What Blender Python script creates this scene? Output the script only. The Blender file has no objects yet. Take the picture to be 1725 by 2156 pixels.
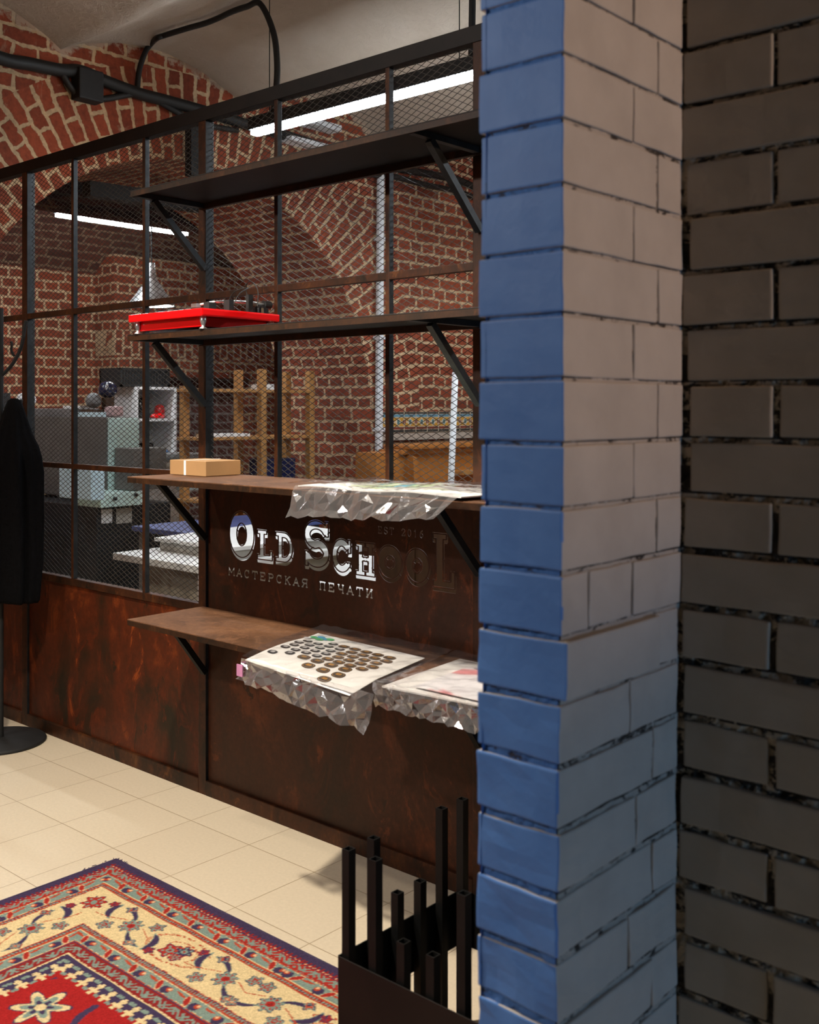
import bpy, bmesh, math, random
import numpy as np
from mathutils import Vector, Matrix, noise
C = bpy.context.scene.collection
SC = bpy.context.scene
PI = math.pi
random.seed(7)

# ---------------------------------------------------------------- camera, world, lights, exposure
CC, SS, FPX, EYE = .7483, .6634, 2242.0, 1.5
cd = bpy.data.cameras.new('camera'); cam = bpy.data.objects.new('camera', cd); C.objects.link(cam)
cam.location = (0, 0, EYE)
cam.rotation_euler = (PI/2, 0, math.atan2(SS, CC))
cd.sensor_fit = 'VERTICAL'; cd.sensor_height = 36.0; cd.sensor_width = 28.8
cd.lens = 36.0*FPX/2156; cd.shift_y = -(1078-860)/2156
cd.clip_start = .05; cd.clip_end = 60
cd.dof.use_dof = True; cd.dof.focus_distance = 4.3; cd.dof.aperture_fstop = 5.0
SC.camera = cam
SC.view_settings.view_transform = 'Standard'; SC.view_settings.look = 'None'
SC.view_settings.gamma = 1; SC.view_settings.exposure = 1.0; SC.view_settings.use_curve_mapping = False
w = bpy.data.worlds.new('world'); SC.world = w; w.use_nodes = True
w.node_tree.nodes['Background'].inputs[0].default_value = (.35, .42, .55, 1)
w.node_tree.nodes['Background'].inputs[1].default_value = .04

def area(name, loc, target, sx, sy, power, col, spread=PI):
    l = bpy.data.lights.new(name, 'AREA'); l.shape = 'RECTANGLE'; l.size = sx; l.size_y = sy
    l.energy = power; l.color = col; l.spread = spread
    o = bpy.data.objects.new(name, l); C.objects.link(o); o.location = loc
    o.rotation_euler = (Vector(target)-Vector(loc)).to_track_quat('-Z', 'Y').to_euler()
    return o
def point(name, loc, power, col, r=.05):
    l = bpy.data.lights.new(name, 'POINT'); l.energy = power; l.color = col; l.shadow_soft_size = r
    o = bpy.data.objects.new(name, l); C.objects.link(o); o.location = loc; return o
def spot(name, loc, target, power, col, ang, r=.06, blend=.6):
    l = bpy.data.lights.new(name, 'SPOT'); l.energy = power; l.color = col; l.shadow_soft_size = r
    l.spot_size = math.radians(ang); l.spot_blend = blend
    o = bpy.data.objects.new(name, l); C.objects.link(o); o.location = loc
    o.rotation_euler = (Vector(target)-Vector(loc)).to_track_quat('-Z', 'Y').to_euler(); return o

WARM = (1, .90, .74)
ASSUMED_LAMPS = [((-4.3, 1.25, 3.22), 34, 125, (-3.9, 1.6, 0), WARM), ((-2.3, 1.0, 3.22), 220, 85, (-2.5, 2.0, 0), WARM), ((-3.4, -1.0, 3.1), 120, 110, (-1.6, 1.2, 1.2), (1, .94, .88)), ((2.6, 1.55, 3.05), 120, 46, (-.9, 1.5, 2.5), (1, .60, .30))]  # assumed lamps out of view, placed to light floor, partition and pillar
for loc, p, ang, tg, lc in ASSUMED_LAMPS:
    spot('assumed_ceiling_lamp_light', (loc[0], loc[1], loc[2]-.09), tg, p, lc, ang)
# assumed cool daylight from an unseen window, added low in the right wall
area('assumed_window_light', (3.35, 1.15, .95), (-1, 1.5, .3), .8, .9, 22, (.26, .56, 1.0))

# ---------------------------------------------------------------- helpers
def ray(px, py):
    a = (px-862.5)/FPX; b = (860-py)/FPX
    return (CC*a-SS, SS*a+CC, b)
def on_y(px, py, Y):
    r = ray(px, py); t = Y/r[1]; return Vector((r[0]*t, Y, EYE+r[2]*t))
def on_x(px, py, X):
    r = ray(px, py); t = X/r[0]; return Vector((X, r[1]*t, EYE+r[2]*t))
def on_z(px, py, Z):
    r = ray(px, py); t = (Z-EYE)/r[2]; return Vector((r[0]*t, r[1]*t, Z))

def srgb(r, g, b):
    f = lambda c: (c/255/12.92) if c/255 <= .04045 else ((c/255+.055)/1.055)**2.4
    return (f(r), f(g), f(b), 1)

class N:
    """small node-tree writer"""
    def __init__(s, name):
        s.m = bpy.data.materials.new(name); s.m.use_nodes = True; s.t = s.m.node_tree
        s.b = s.t.nodes['Principled BSDF']; s.out = s.t.nodes['Material Output']
    def n(s, typ, **kw):
        x = s.t.nodes.new(typ)
        for k, v in kw.items():
            if k.startswith('i_'):
                key = k[2:].replace('_', ' ')
                x.inputs[key].default_value = v
            else: setattr(x, k, v)
        return x
    def l(s, a, b): s.t.links.new(a, b)
    def math(s, op, a, b=None, c=None, clamp=False):
        x = s.t.nodes.new('ShaderNodeMath'); x.operation = op; x.use_clamp = clamp
        for i, v in enumerate((a, b, c)):
            if v is None: continue
            if isinstance(v, (int, float)): x.inputs[i].default_value = v
            else: s.l(v, x.inputs[i])
        return x.outputs[0]
    def mixc(s, f, a, b, bt='MIX'):
        x = s.t.nodes.new('ShaderNodeMix'); x.data_type = 'RGBA'; x.blend_type = bt
        for sock, v in ((x.inputs['Factor'], f), (x.inputs['A'], a), (x.inputs['B'], b)):
            if sock.name == 'Factor' and sock.type != 'VALUE': continue
        fi = x.inputs[0]; ai = x.inputs[6]; bi = x.inputs[7]
        for sock, v in ((fi, f), (ai, a), (bi, b)):
            if isinstance(v, (int, float, tuple)): sock.default_value = v
            else: s.l(v, sock)
        return x.outputs[2]
    def coord(s, scale=None, rot=None):
        tc = s.n('ShaderNodeTexCoord').outputs['Object']
        if scale is None: return tc
        mp = s.n('ShaderNodeMapping'); mp.inputs['Scale'].default_value = scale
        if rot: mp.inputs['Rotation'].default_value = rot
        s.l(tc, mp.inputs[0]); return mp.outputs[0]
    def noise(s, vec, scale, detail=4, rough=.5, dist=0, col=False):
        x = s.n('ShaderNodeTexNoise'); x.inputs['Scale'].default_value = scale
        x.inputs['Detail'].default_value = detail; x.inputs['Roughness'].default_value = rough
        x.inputs['Distortion'].default_value = dist
        if vec is not None: s.l(vec, x.inputs['Vector'])
        return x.outputs['Color'] if col else x.outputs['Fac']
    def ramp(s, f, stops, interp='LINEAR'):
        x = s.n('ShaderNodeValToRGB'); x.color_ramp.interpolation = interp
        e = x.color_ramp.elements
        while len(e) < len(stops): e.new(.5)
        for k, (p, c) in enumerate(stops):
            e[k].position = p; e[k].color = c if isinstance(c, tuple) else (c, c, c, 1)
        s.l(f, x.inputs[0]); return x.outputs[0]
    def bump(s, h, strength=.3, dist=.01):
        x = s.n('ShaderNodeBump'); x.inputs['Strength'].default_value = strength; x.inputs['Distance'].default_value = dist
        s.l(h, x.inputs['Height']); s.l(x.outputs[0], s.b.inputs['Normal']); return x
    def set(s, col=None, rough=.5, metal=0, spec=None):
        if col is not None:
            if isinstance(col, tuple): s.b.inputs['Base Color'].default_value = col
            else: s.l(col, s.b.inputs['Base Color'])
        if isinstance(rough, (int, float)): s.b.inputs['Roughness'].default_value = rough
        else: s.l(rough, s.b.inputs['Roughness'])
        s.b.inputs['Metallic'].default_value = metal
        if spec is not None: s.b.inputs['Specular IOR Level'].default_value = spec
        return s.m

def simple(name, col, rough=.5, metal=0, var=.12, scale=20, bump=0.0, spec=None):
    a = N(name); v = a.coord()
    nz = a.noise(v, scale, 5, .6)
    dark = tuple(c*(1-var*2) for c in col[:3])+(1,); lite = tuple(min(1, c*(1+var)) for c in col[:3])+(1,)
    c = a.ramp(nz, [(.3, dark), (.7, lite)])
    if bump: a.bump(nz, bump, .004)
    return a.set(c, rough, metal, spec)
def emis(name, col, st):
    a = N(name); a.b.inputs['Emission Color'].default_value = col; a.b.inputs['Emission Strength'].default_value = st
    return a.set(col, .5)

# ---- mesh helpers
def obj(name, bm, mats, parent=None, smooth=False):
    me = bpy.data.meshes.new(name)
    bmesh.ops.recalc_face_normals(bm, faces=bm.faces) if smooth != 'keep' else None
    bm.to_mesh(me); bm.free()
    if not isinstance(mats, (list, tuple)): mats = [mats]
    for m in mats: me.materials.append(m)
    if smooth is True: me.shade_smooth()
    o = bpy.data.objects.new(name, me); C.objects.link(o)
    if parent is not None:
        o.parent = parent; o.matrix_parent_inverse = Matrix.Translation(parent.location).inverted() if parent.type == 'EMPTY' or True else Matrix()
    return o
def raw(name, verts, faces, mats, parent=None, smooth=False, mi=None):
    me = bpy.data.meshes.new(name); me.from_pydata([tuple(v) for v in verts], [], faces)
    if not isinstance(mats, (list, tuple)): mats = [mats]
    for m in mats: me.materials.append(m)
    if mi is not None: me.polygons.foreach_set('material_index', mi)
    me.update()
    if smooth: me.shade_smooth()
    o = bpy.data.objects.new(name, me); C.objects.link(o)
    if parent is not None:
        o.parent = parent; o.matrix_parent_inverse = Matrix.Translation(parent.location).inverted()
    return o
def thing(name, label, cat, loc=(0, 0, 0), group=None):
    o = bpy.data.objects.new(name, None); C.objects.link(o); o.location = loc; o.empty_display_size = .1
    return tag(o, label, cat, group)
def tag(o, label, cat, group=None):
    o['label'] = label; o['category'] = cat
    if group: o['group'] = group
    return o
def struct(o): o['kind'] = 'structure'; return o
def box(bm, x0, x1, y0, y1, z0, z1, bev=0.0, mi=0, rz=0, piv=None):
    r = bmesh.ops.create_cube(bm, size=1)
    vs = r['verts']
    for v in vs:
        v.co = Vector(((x0+x1)/2+v.co.x*(x1-x0), (y0+y1)/2+v.co.y*(y1-y0), (z0+z1)/2+v.co.z*(z1-z0)))
    if rz:
        p = Vector(piv) if piv else Vector(((x0+x1)/2, (y0+y1)/2, 0))
        bmesh.ops.rotate(bm, verts=vs, cent=p, matrix=Matrix.Rotation(rz, 3, 'Z'))
    fs = set(f for v in vs for f in v.link_faces)
    for f in fs: f.material_index = mi
    if bev:
        es = list(set(e for v in vs for e in v.link_edges))
        bmesh.ops.bevel(bm, geom=es, offset=bev, segments=2, affect='EDGES', profile=.6)
    return vs
def bxo(name, dims, mat, parent=None, bev=.0, **k):
    bm = bmesh.new(); box(bm, *dims, bev=bev, **k); return obj(name, bm, mat, parent)
def tube(bm, pts, r, seg=8, cap=True, mi=0):
    pts = [Vector(p) for p in pts]; rings = []
    n = len(pts); rr = r if isinstance(r, (list, tuple)) else [r]*n
    up = Vector((0, 0, 1)); prevx = None
    for i, p in enumerate(pts):
        d = (pts[min(i+1, n-1)]-pts[max(i-1, 0)]).normalized()
        if prevx is None:
            x = d.cross(up)
            if x.length < .01: x = d.cross(Vector((1, 0, 0)))
        else: x = prevx-d*prevx.dot(d)
        x.normalize(); prevx = x; y = d.cross(x)
        rings.append([bm.verts.new(p+(x*math.cos(2*PI*k/seg)+y*math.sin(2*PI*k/seg))*rr[i]) for k in range(seg)])
    for a, b in zip(rings, rings[1:]):
        for k in range(seg):
            f = bm.faces.new((a[k], a[(k+1) % seg], b[(k+1) % seg], b[k])); f.material_index = mi
    if cap: bm.faces.new(rings[0][::-1]).material_index = mi; bm.faces.new(rings[-1]).material_index = mi
def spline(pts, k=6):
    pts = [Vector(p) for p in pts]; out = []
    q = [pts[0]*2-pts[1]]+pts+[pts[-1]*2-pts[-2]]
    for i in range(1, len(q)-2):
        for j in range(k):
            t = j/k; a, b, c, d = q[i-1:i+3]
            out.append(.5*((2*b)+(c-a)*t+(2*a-5*b+4*c-d)*t*t+(3*b-a-3*c+d)*t**3))
    out.append(pts[-1]); return out
def lathe(bm, prof, cx, cy, seg=24, mi=0):
    rings = []
    for r, z in prof:
        rings.append([bm.verts.new((cx+max(r, 1e-4)*math.cos(2*PI*k/seg), cy+max(r, 1e-4)*math.sin(2*PI*k/seg), z)) for k in range(seg)])
    for a, b in zip(rings, rings[1:]):
        for k in range(seg): bm.faces.new((a[k], a[(k+1) % seg], b[(k+1) % seg], b[k])).material_index = mi
def beam(bm, a, b, wx, wy, side=Vector((1, 0, 0)), mi=0):
    """rectangular bar from a to b; wx along side, wy along the remaining axis"""
    a = Vector(a); b = Vector(b); d = (b-a).normalized(); s = (side-d*side.dot(d)).normalized(); u = d.cross(s)
    vs = [bm.verts.new(p+s*sx*wx/2+u*sy*wy/2) for p in (a, b) for sx, sy in ((-1, -1), (1, -1), (1, 1), (-1, 1))]
    for q in ((0, 1, 2, 3), (4, 5, 6, 7), (0, 1, 5, 4), (1, 2, 6, 5), (2, 3, 7, 6), (3, 0, 4, 7)):
        bm.faces.new([vs[i] for i in q]).material_index = mi

# ---------------------------------------------------------------- materials
ACY, ACZ, AR = 3.926, 1.44, 1.534       # arch in the arcade wall (plane x = XW)
XW = -5.2
def brick_mat(name, arch=False, c1=(.34, .064, .022, 1), c2=(.20, .038, .014, 1), mortar=(.62, .43, .25, 1), soldier=None, vault=None, rowh=.083, bw=.27, msize=.0125):
    a = N(name); tc = a.n('ShaderNodeTexCoord'); geo = a.n('ShaderNodeNewGeometry')
    sp = a.n('ShaderNodeSeparateXYZ'); a.l(tc.outputs['Object'], sp.inputs[0]); X, Y, Z = sp.outputs
    sn = a.n('ShaderNodeSeparateXYZ'); a.l(geo.outputs['True Normal'], sn.inputs[0])
    nx = a.math('ABSOLUTE', sn.outputs[0])
    facex = a.math('GREATER_THAN', nx, .5)
    mixv = lambda f, p, q: a.math('ADD', a.math('MULTIPLY', a.math('SUBTRACT', 1, f), p), a.math('MULTIPLY', f, q))
    U = mixv(facex, X, Y); V = Z
    if arch:
        dy = a.math('SUBTRACT', Y, ACY); dz = a.math('SUBTRACT', Z, ACZ)
        r = a.math('SQRT', a.math('ADD', a.math('MULTIPLY', dy, dy), a.math('MULTIPLY', dz, dz)))
        th = a.math('ARCTAN2', dy, dz)
        inr = a.math('MULTIPLY', a.math('LESS_THAN', r, AR+.52), a.math('GREATER_THAN', dz, 0.02))
        arc = a.math('MULTIPLY', th, AR+.15)
        up = a.math('GREATER_THAN', dz, 0.0)
        Uf = mixv(inr, Y, r); Vf = mixv(inr, Z, arc)
        Vs = mixv(up, Z, arc)
        U = mixv(facex, X, Uf); V = mixv(facex, Vs, Vf)
    if soldier:
        ins = a.math('MULTIPLY', a.math('GREATER_THAN', Z, soldier[0]), a.math('LESS_THAN', Z, soldier[1]))
        U = mixv(ins, U, a.math('ADD', Z, .1)); V = mixv(ins, V, Y)
    if vault: # courses run along y, stepped round the vault
        nz = a.math('GREATER_THAN', a.math('ABSOLUTE', sn.outputs[2]), .25)
        U = mixv(nz, U, Y); V = mixv(nz, V, X)
    cb = a.n('ShaderNodeCombineXYZ'); a.l(U, cb.inputs[0]); a.l(V, cb.inputs[1])
    nz1 = a.noise(tc.outputs['Object'], 5.5, 3, .6, col=True)
    sub = a.n('ShaderNodeVectorMath'); sub.operation = 'SUBTRACT'; a.l(nz1, sub.inputs[0]); sub.inputs[1].default_value = (.5, .5, .5)
    sc = a.n('ShaderNodeVectorMath'); sc.operation = 'SCALE'; a.l(sub.outputs[0], sc.inputs[0]); sc.inputs['Scale'].default_value = .045
    ad = a.n('ShaderNodeVectorMath'); a.l(cb.outputs[0], ad.inputs[0]); a.l(sc.outputs[0], ad.inputs[1])
    nz3 = a.noise(tc.outputs['Object'], 28, 3, .6, col=True)
    sub3 = a.n('ShaderNodeVectorMath'); sub3.operation = 'SUBTRACT'; a.l(nz3, sub3.inputs[0]); sub3.inputs[1].default_value = (.5, .5, .5)
    sc3 = a.n('ShaderNodeVectorMath'); sc3.operation = 'SCALE'; a.l(sub3.outputs[0], sc3.inputs[0]); sc3.inputs['Scale'].default_value = .022
    ad3 = a.n('ShaderNodeVectorMath'); a.l(ad.outputs[0], ad3.inputs[0]); a.l(sc3.outputs[0], ad3.inputs[1])
    br = a.n('ShaderNodeTexBrick'); a.l(ad3.outputs[0], br.inputs['Vector'])
    br.offset = .5; br.squash = .5; br.squash_frequency = 2
    br.inputs['Scale'].default_value = 1; br.inputs['Brick Width'].default_value = bw; br.inputs['Row Height'].default_value = rowh
    br.inputs['Mortar Size'].default_value = msize; br.inputs['Mortar Smooth'].default_value = .35; br.inputs['Bias'].default_value = -.1
    br.inputs['Color1'].default_value = c1; br.inputs['Color2'].default_value = c2; br.inputs['Mortar'].default_value = mortar
    grime = a.noise(tc.outputs['Object'], 30, 6, .7)
    big = a.noise(tc.outputs['Object'], 1.3, 3, .6)
    col = a.mixc(1.0, br.outputs['Color'], a.ramp(grime, [(.25, .55), (.7, 1.15)]), 'MULTIPLY')
    col = a.mixc(1.0, col, a.ramp(big, [(.3, .72), (.65, 1.1)]), 'MULTIPLY')
    # smeared lime on some bricks
    lime = a.ramp(a.noise(tc.outputs['Object'], 7, 5, .75, 1.2), [(.60, 0.0), (.72, .45)])
    col = a.mixc(lime, col, (.45, .33, .22, 1))
    if arch:
        yy = a.math('MULTIPLY', a.math('ABSOLUTE', a.math('SINE', a.math('MULTIPLY', a.math('SUBTRACT', Y, 3.04), PI/1.22))), .15)
        e_ = a.math('SUBTRACT', a.math('ADD', Z, a.math('MULTIPLY', a.noise(tc.outputs['Object'], 9, 5, .7), .34)), a.math('ADD', yy, 3.57))
        col = a.mixc(a.ramp(e_, [(.0, 0.0), (.03, .75)]), col, (.50, .40, .30, 1))
    h = a.math('ADD', a.math('MULTIPLY', br.outputs['Fac'], -1.0), a.math('MULTIPLY', grime, .5))
    a.bump(h, .55, .012)
    return a.set(col, .88)
M = {}
M['brick_arch'] = brick_mat('arcade_brick', arch=True)
M['brick_back'] = brick_mat('back_room_brick', rowh=.085)
M['brick_pier'] = brick_mat('pier_brick', soldier=(1.98, 2.21), rowh=.085)
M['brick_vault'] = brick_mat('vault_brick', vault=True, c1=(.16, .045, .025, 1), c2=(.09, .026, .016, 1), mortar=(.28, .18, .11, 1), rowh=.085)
M['brick_purple_lit'] = brick_mat('purple_lit_niche_brick', c1=(.20, .065, .05, 1), c2=(.14, .05, .04, 1), mortar=(.42, .36, .33, 1), rowh=.085)  # purplish light in the niche is put into this brick and mortar colour

def plaster():
    a = N('lime_plaster'); v = a.coord()
    n1 = a.noise(v, 3, 6, .6); n2 = a.noise(v, 14, 5, .7, 1.5)
    c = a.ramp(n1, [(.3, (.44, .36, .285, 1)), (.7, (.52, .44, .36, 1))])
    c = a.mixc(a.ramp(a.noise(v, 22, 4, .7, 2), [(.70, 0.0), (.76, .5)]), c, (.30, .17, .10, 1))
    a.bump(a.math('ADD', a.ramp(n2, [(.45, 0.0), (.62, 1.0)]), a.math('MULTIPLY', n1, 1.5)), .35, .02)
    return a.set(c, .85)
M['plaster'] = plaster()
def floor_mat():
    a = N('floor_tile'); v = a.coord()
    mp = a.n('ShaderNodeMapping'); a.l(v, mp.inputs[0]); mp.inputs['Location'].default_value = (3.819, -2.373, 0)
    br = a.n('ShaderNodeTexBrick'); a.l(mp.outputs[0], br.inputs['Vector']); br.offset = 0; br.squash = 1
    br.inputs['Scale'].default_value = 1; br.inputs['Brick Width'].default_value = .3258; br.inputs['Row Height'].default_value = .3258
    br.inputs['Mortar Size'].default_value = .0016; br.inputs['Mortar Smooth'].default_value = .2
    br.inputs['Color1'].default_value = (.66, .565, .43, 1); br.inputs['Color2'].default_value = (.63, .535, .405, 1); br.inputs['Mortar'].default_value = (.33, .25, .16, 1)
    n = a.noise(v, 90, 4, .6)
    c = a.mixc(1.0, br.outputs['Color'], a.ramp(n, [(.3, .93), (.7, 1.03)]), 'MULTIPLY')
    a.bump(a.math('MULTIPLY', br.outputs['Fac'], -1.0), .25, .002)
    return a.set(c, .38, 0, .4)
M['floor'] = floor_mat()
def rust(name, base, red, orange, amt=.5, scale=3.0, bright=1.0, rough=.5):
    a = N(name); v = a.coord()
    vs = a.coord((1, 1, .55))
    n1 = a.noise(vs, scale, 8, .62, .6)
    n2 = a.noise(vs, scale*2.3, 10, .72, 1.4)
    n3 = a.noise(v, 60, 5, .7)
    c = a.ramp(n1, [(.36, base), (.50+.1*(1-amt), red), (.66, orange)])
    c2 = a.mixc(a.ramp(n2, [(.50, 0.0), (.56, 1.0)]), c, red)
    c3 = a.mixc(a.ramp(n2, [(.60, 0.0), (.64, .9)]), c2, orange)
    hole = a.ramp(a.noise(vs, scale*1.6, 9, .7, 2.0), [(.60, 0.0), (.63, .9)])
    c4 = a.mixc(hole, c3, base)
    c5 = a.mixc(1.0, c4, a.ramp(n3, [(.3, .75*bright), (.7, 1.15*bright)]), 'MULTIPLY')
    a.bump(a.math('ADD', n2, a.math('MULTIPLY', n3, .4)), .15, .004)
    return a.set(c5, rough, .1, .25)
M['rust_panel'] = rust('rusted_sheet_steel', (.018, .011, .005, 1), (.080, .015, .004, 1), (.25, .050, .009, 1), .5, 3.0)
M['rust_dark'] = rust('dark_rusted_sheet_steel', (.024, .012, .006, 1), (.050, .015, .006, 1), (.12, .031, .009, 1), .2, 2.4)
M['rust_frame'] = rust('rusted_frame_steel', (.016, .008, .004, 1), (.048, .015, .0055, 1), (.10, .034, .009, 1), .5, 7)
M['rust_shelf'] = rust('rust_brown_shelf_plate', (.10, .047, .024, 1), (.165, .078, .040, 1), (.22, .105, .052, 1), .5, 2.5, rough=.65)
M['shelf_edge'] = rust('dark_shelf_edge_steel', (.016, .009, .005, 1), (.034, .014, .006, 1), (.07, .026, .009, 1), .4, 9)
M['wire'] = simple('mesh_wire_steel', (.05, .042, .035, 1), .58, .5, .2, 60)
M['steel'] = simple('bare_dark_steel', (.022, .025, .028, 1), .5, .4, .3, 25, .1)
M['black_steel'] = simple('black_steel', (.003, .0028, .0026, 1), .6, 0, .3, 25, .1, .25)
M['brown_black'] = simple('brown_black_steel', (.009, .005, .0035, 1), .6, 0, .3, 12, .1, .3)
M['black'] = simple('matt_black', (.008, .008, .009, 1), .7, 0, .2, 30, .1)
M['black_gloss'] = simple('gloss_black', (.01, .01, .012, 1), .2, 0, .2, 30)
M['coat'] = simple('black_wool', (.003, .003, .004, 1), .95, 0, .3, 90, .3, .1)
M['cable'] = simple('black_rubber', (.008, .008, .008, 1), .6)
M['white'] = simple('white_paint', (.72, .73, .74, 1), .5, 0, .04)
M['white2'] = simple('white_laminate', (.80, .80, .78, 1), .4, 0, .03, 6)
M['grey_panel'] = simple('grey_laminate', (.42, .40, .36, 1), .6, 0, .08, 8)
M['beige'] = simple('beige_cabinet', (.33, .285, .22, 1), .6, 0, .08, 5)
M['machine_grey'] = simple('machine_grey_enamel', (.13, .125, .115, 1), .5, 0, .1, 6)
M['machine_light'] = simple('machine_grey_top', (.20, .20, .20, 1), .5, 0, .1, 6)
M['mint'] = simple('pale_green_enamel', (.60, .80, .75, 1), .45, 0, .05, 6)
M['ice'] = simple('pale_blue_enamel', (.60, .80, .88, 1), .45, 0, .05, 6)
M['machine_black'] = simple('machine_black_enamel', (.010, .012, .015, 1), .45, 0, .2, 6)
M['blue_mat'] = simple('blue_cutting_mat', (.075, .10, .27, 1), .6, 0, .1, 6)
M['paper'] = simple('paper', (.82, .82, .80, 1), .6, 0, .03, 6)
M['red'] = simple('red_gloss_lacquer', (.72, .004, .006, 1), .18, 0, .02, 6, spec=.6)
M['chrome'] = simple('brushed_aluminium', (.62, .62, .62, 1), .28, .9, .1, 30)
M['card'] = simple('brown_cardboard', (.40, .225, .095, 1), .75, 0, .06, 8)
M['tape'] = simple('white_tape', (.85, .85, .85, 1), .5, 0, .02)
M['red_plastic'] = simple('red_plastic', (.5, .02, .02, 1), .3)
M['navy'] = simple('navy_gloss', (.015, .02, .06, 1), .2)
M['alu'] = simple('lamp_aluminium', (.45, .45, .44, 1), .35, .6, .1, 5)
M['pink'] = simple('pale_pink', (.55, .36, .36, 1), .6)
M['tube'] = emis('tube_glow', (.86, .94, 1, 1), 60)
M['lampglow'] = emis('bulb_glow', (1, .97, .9, 1), 10)
M['lampwarm'] = emis('warm_bulb_glow', (1, .8, .55, 1), 12)
M['blue_plastic'] = simple('blue_wrap', (.05, .15, .35, 1), .4)
def wood(name, c1, c2, sc=(1, 1, .12)):
    a = N(name); v = a.coord(sc); n = a.noise(v, 14, 6, .6, 1.2)
    a.bump(n, .1, .003)
    return a.set(a.ramp(n, [(.3, c1), (.7, c2)]), .45)
M['pine'] = wood('pine_wood', (.38, .17, .045, 1), (.52, .26, .08, 1))
M['pianowood'] = wood('honey_wood', (.38, .13, .022, 1), (.50, .19, .04, 1), (1, .12, 1))

M['dark_wood'] = wood('dark_walnut', (.040, .017, .006, 1), (.065, .027, .009, 1))

# ---------------------------------------------------------------- setting: floor, ceiling, walls
bm = bmesh.new()
for q in [[(-9, -3, 0), (3.2, -3, 0), (3.2, 8.2, 0), (-9, 8.2, 0)]]:
    bm.faces.new([bm.verts.new(p) for p in q])
struct(obj('floor', bm, M['floor']))

# ceiling of shallow plastered vaults running along x
bm = bmesh.new(); per = 1.22; y0c = 3.04-5*per
ys = []; yy = y0c
while yy < 8.3: ys.append(yy); yy += per/24
xs = [-5.2+8.4*(i/60.0)**1.4 for i in range(61)]
def cz(x, y):
    s = ((y-3.04)/per) % 1.0
    z = 3.425+.165*(1-(2*s-1)**2)**.9 if True else 0
    z += .035*(noise.noise(Vector((x*1.1, y*1.3, .3))))+.012*noise.noise(Vector((x*5, y*5, 3)))
    return z
g = [[bm.verts.new((x, y, cz(x, y))) for y in ys] for x in xs]
for i in range(len(xs)-1):
    for j in range(len(ys)-1): bm.faces.new((g[i][j], g[i][j+1], g[i+1][j+1], g[i+1][j]))
struct(obj('ceiling', bm, M['plaster'], smooth=True))

# arcade wall with one round arch
bm = bmesh.new(); TH = .95; nseg = 48
def q4(*p): bm.faces.new([bm.verts.new(x) for x in p])
yl, yr = ACY-AR, ACY+AR; top = 3.85
for xx in (XW, XW-TH):
    q4((xx, -3, 0), (xx, yl, 0), (xx, yl, top), (xx, -3, top))
    q4((xx, yr, 0), (xx, 8.2, 0), (xx, 8.2, top), (xx, yr, top))
    for k in range(nseg):
        t0, t1 = PI-PI*k/nseg, PI-PI*(k+1)/nseg
        ya, za = ACY+AR*math.cos(t0), ACZ+AR*math.sin(t0); yb, zb = ACY+AR*math.cos(t1), ACZ+AR*math.sin(t1)
        q4((xx, ya, za), (xx, yb, zb), (xx, yb, top), (xx, ya, top))
q4((XW, yl, 0), (XW-TH, yl, 0), (XW-TH, yl, ACZ), (XW, yl, ACZ)); q4((XW, yr, 0), (XW-TH, yr, 0), (XW-TH, yr, ACZ), (XW, yr, ACZ))
for k in range(nseg):
    t0, t1 = PI-PI*k/nseg, PI-PI*(k+1)/nseg
    ya, za = ACY+AR*math.cos(t0), ACZ+AR*math.sin(t0); yb, zb = ACY+AR*math.cos(t1), ACZ+AR*math.sin(t1)
    q4((XW, ya, za), (XW-TH, ya, za), (XW-TH, yb, zb), (XW, yb, zb))
bmesh.ops.remove_doubles(bm, verts=bm.verts, dist=1e-4)
struct(obj('wall_arcade', bm, M['brick_arch']))

# inner room beyond the arch: back wall with a projecting pier and a niche, brick barrel vault
XB = -8.7
bxo('wall_back', (XB-.2, XB, 1.5, 8.2, 0, 3.3), M['brick_back']); struct(bpy.data.objects['wall_back'])
bm = bmesh.new(); XP = -8.38
box(bm, XB+.01, XP, 5.43, 6.02, 0, 1.80); box(bm, XB+.01, XP, 5.43, 8.1, 1.80, 2.9); box(bm, XB+.01, XP, 7.05, 8.1, 0, 1.80)
struct(obj('wall_pier', bm, M['brick_pier']))
struct(bxo('wall_niche', (XB+.005, XB+.03, 6.02, 7.05, 0, 1.80), M['brick_purple_lit']))
struct(bxo('wall_inner_left', (XB, XW-TH, 1.4, 1.5, 0, 3.3), M['brick_back']))
struct(bxo('wall_inner_right', (XB, XW-TH, 8.1, 8.2, 0, 3.3), M['brick_back']))
bm = bmesh.new(); xa, xb = XB, XW-TH; nv = 24
pts = [(xa+(xb-xa)*k/nv, 2.74+.55*(1-(2*k/nv-1)**2)) for k in range(nv+1)]
for (x0, z0), (x1, z1) in zip(pts, pts[1:]): q4((x0, 1.4, z0), (x1, 1.4, z1), (x1, 8.2, z1), (x0, 8.2, z0))
bmesh.ops.remove_doubles(bm, verts=bm.verts, dist=1e-4)
struct(obj('ceiling_vault', bm, M['brick_vault'], smooth=True))
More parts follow.
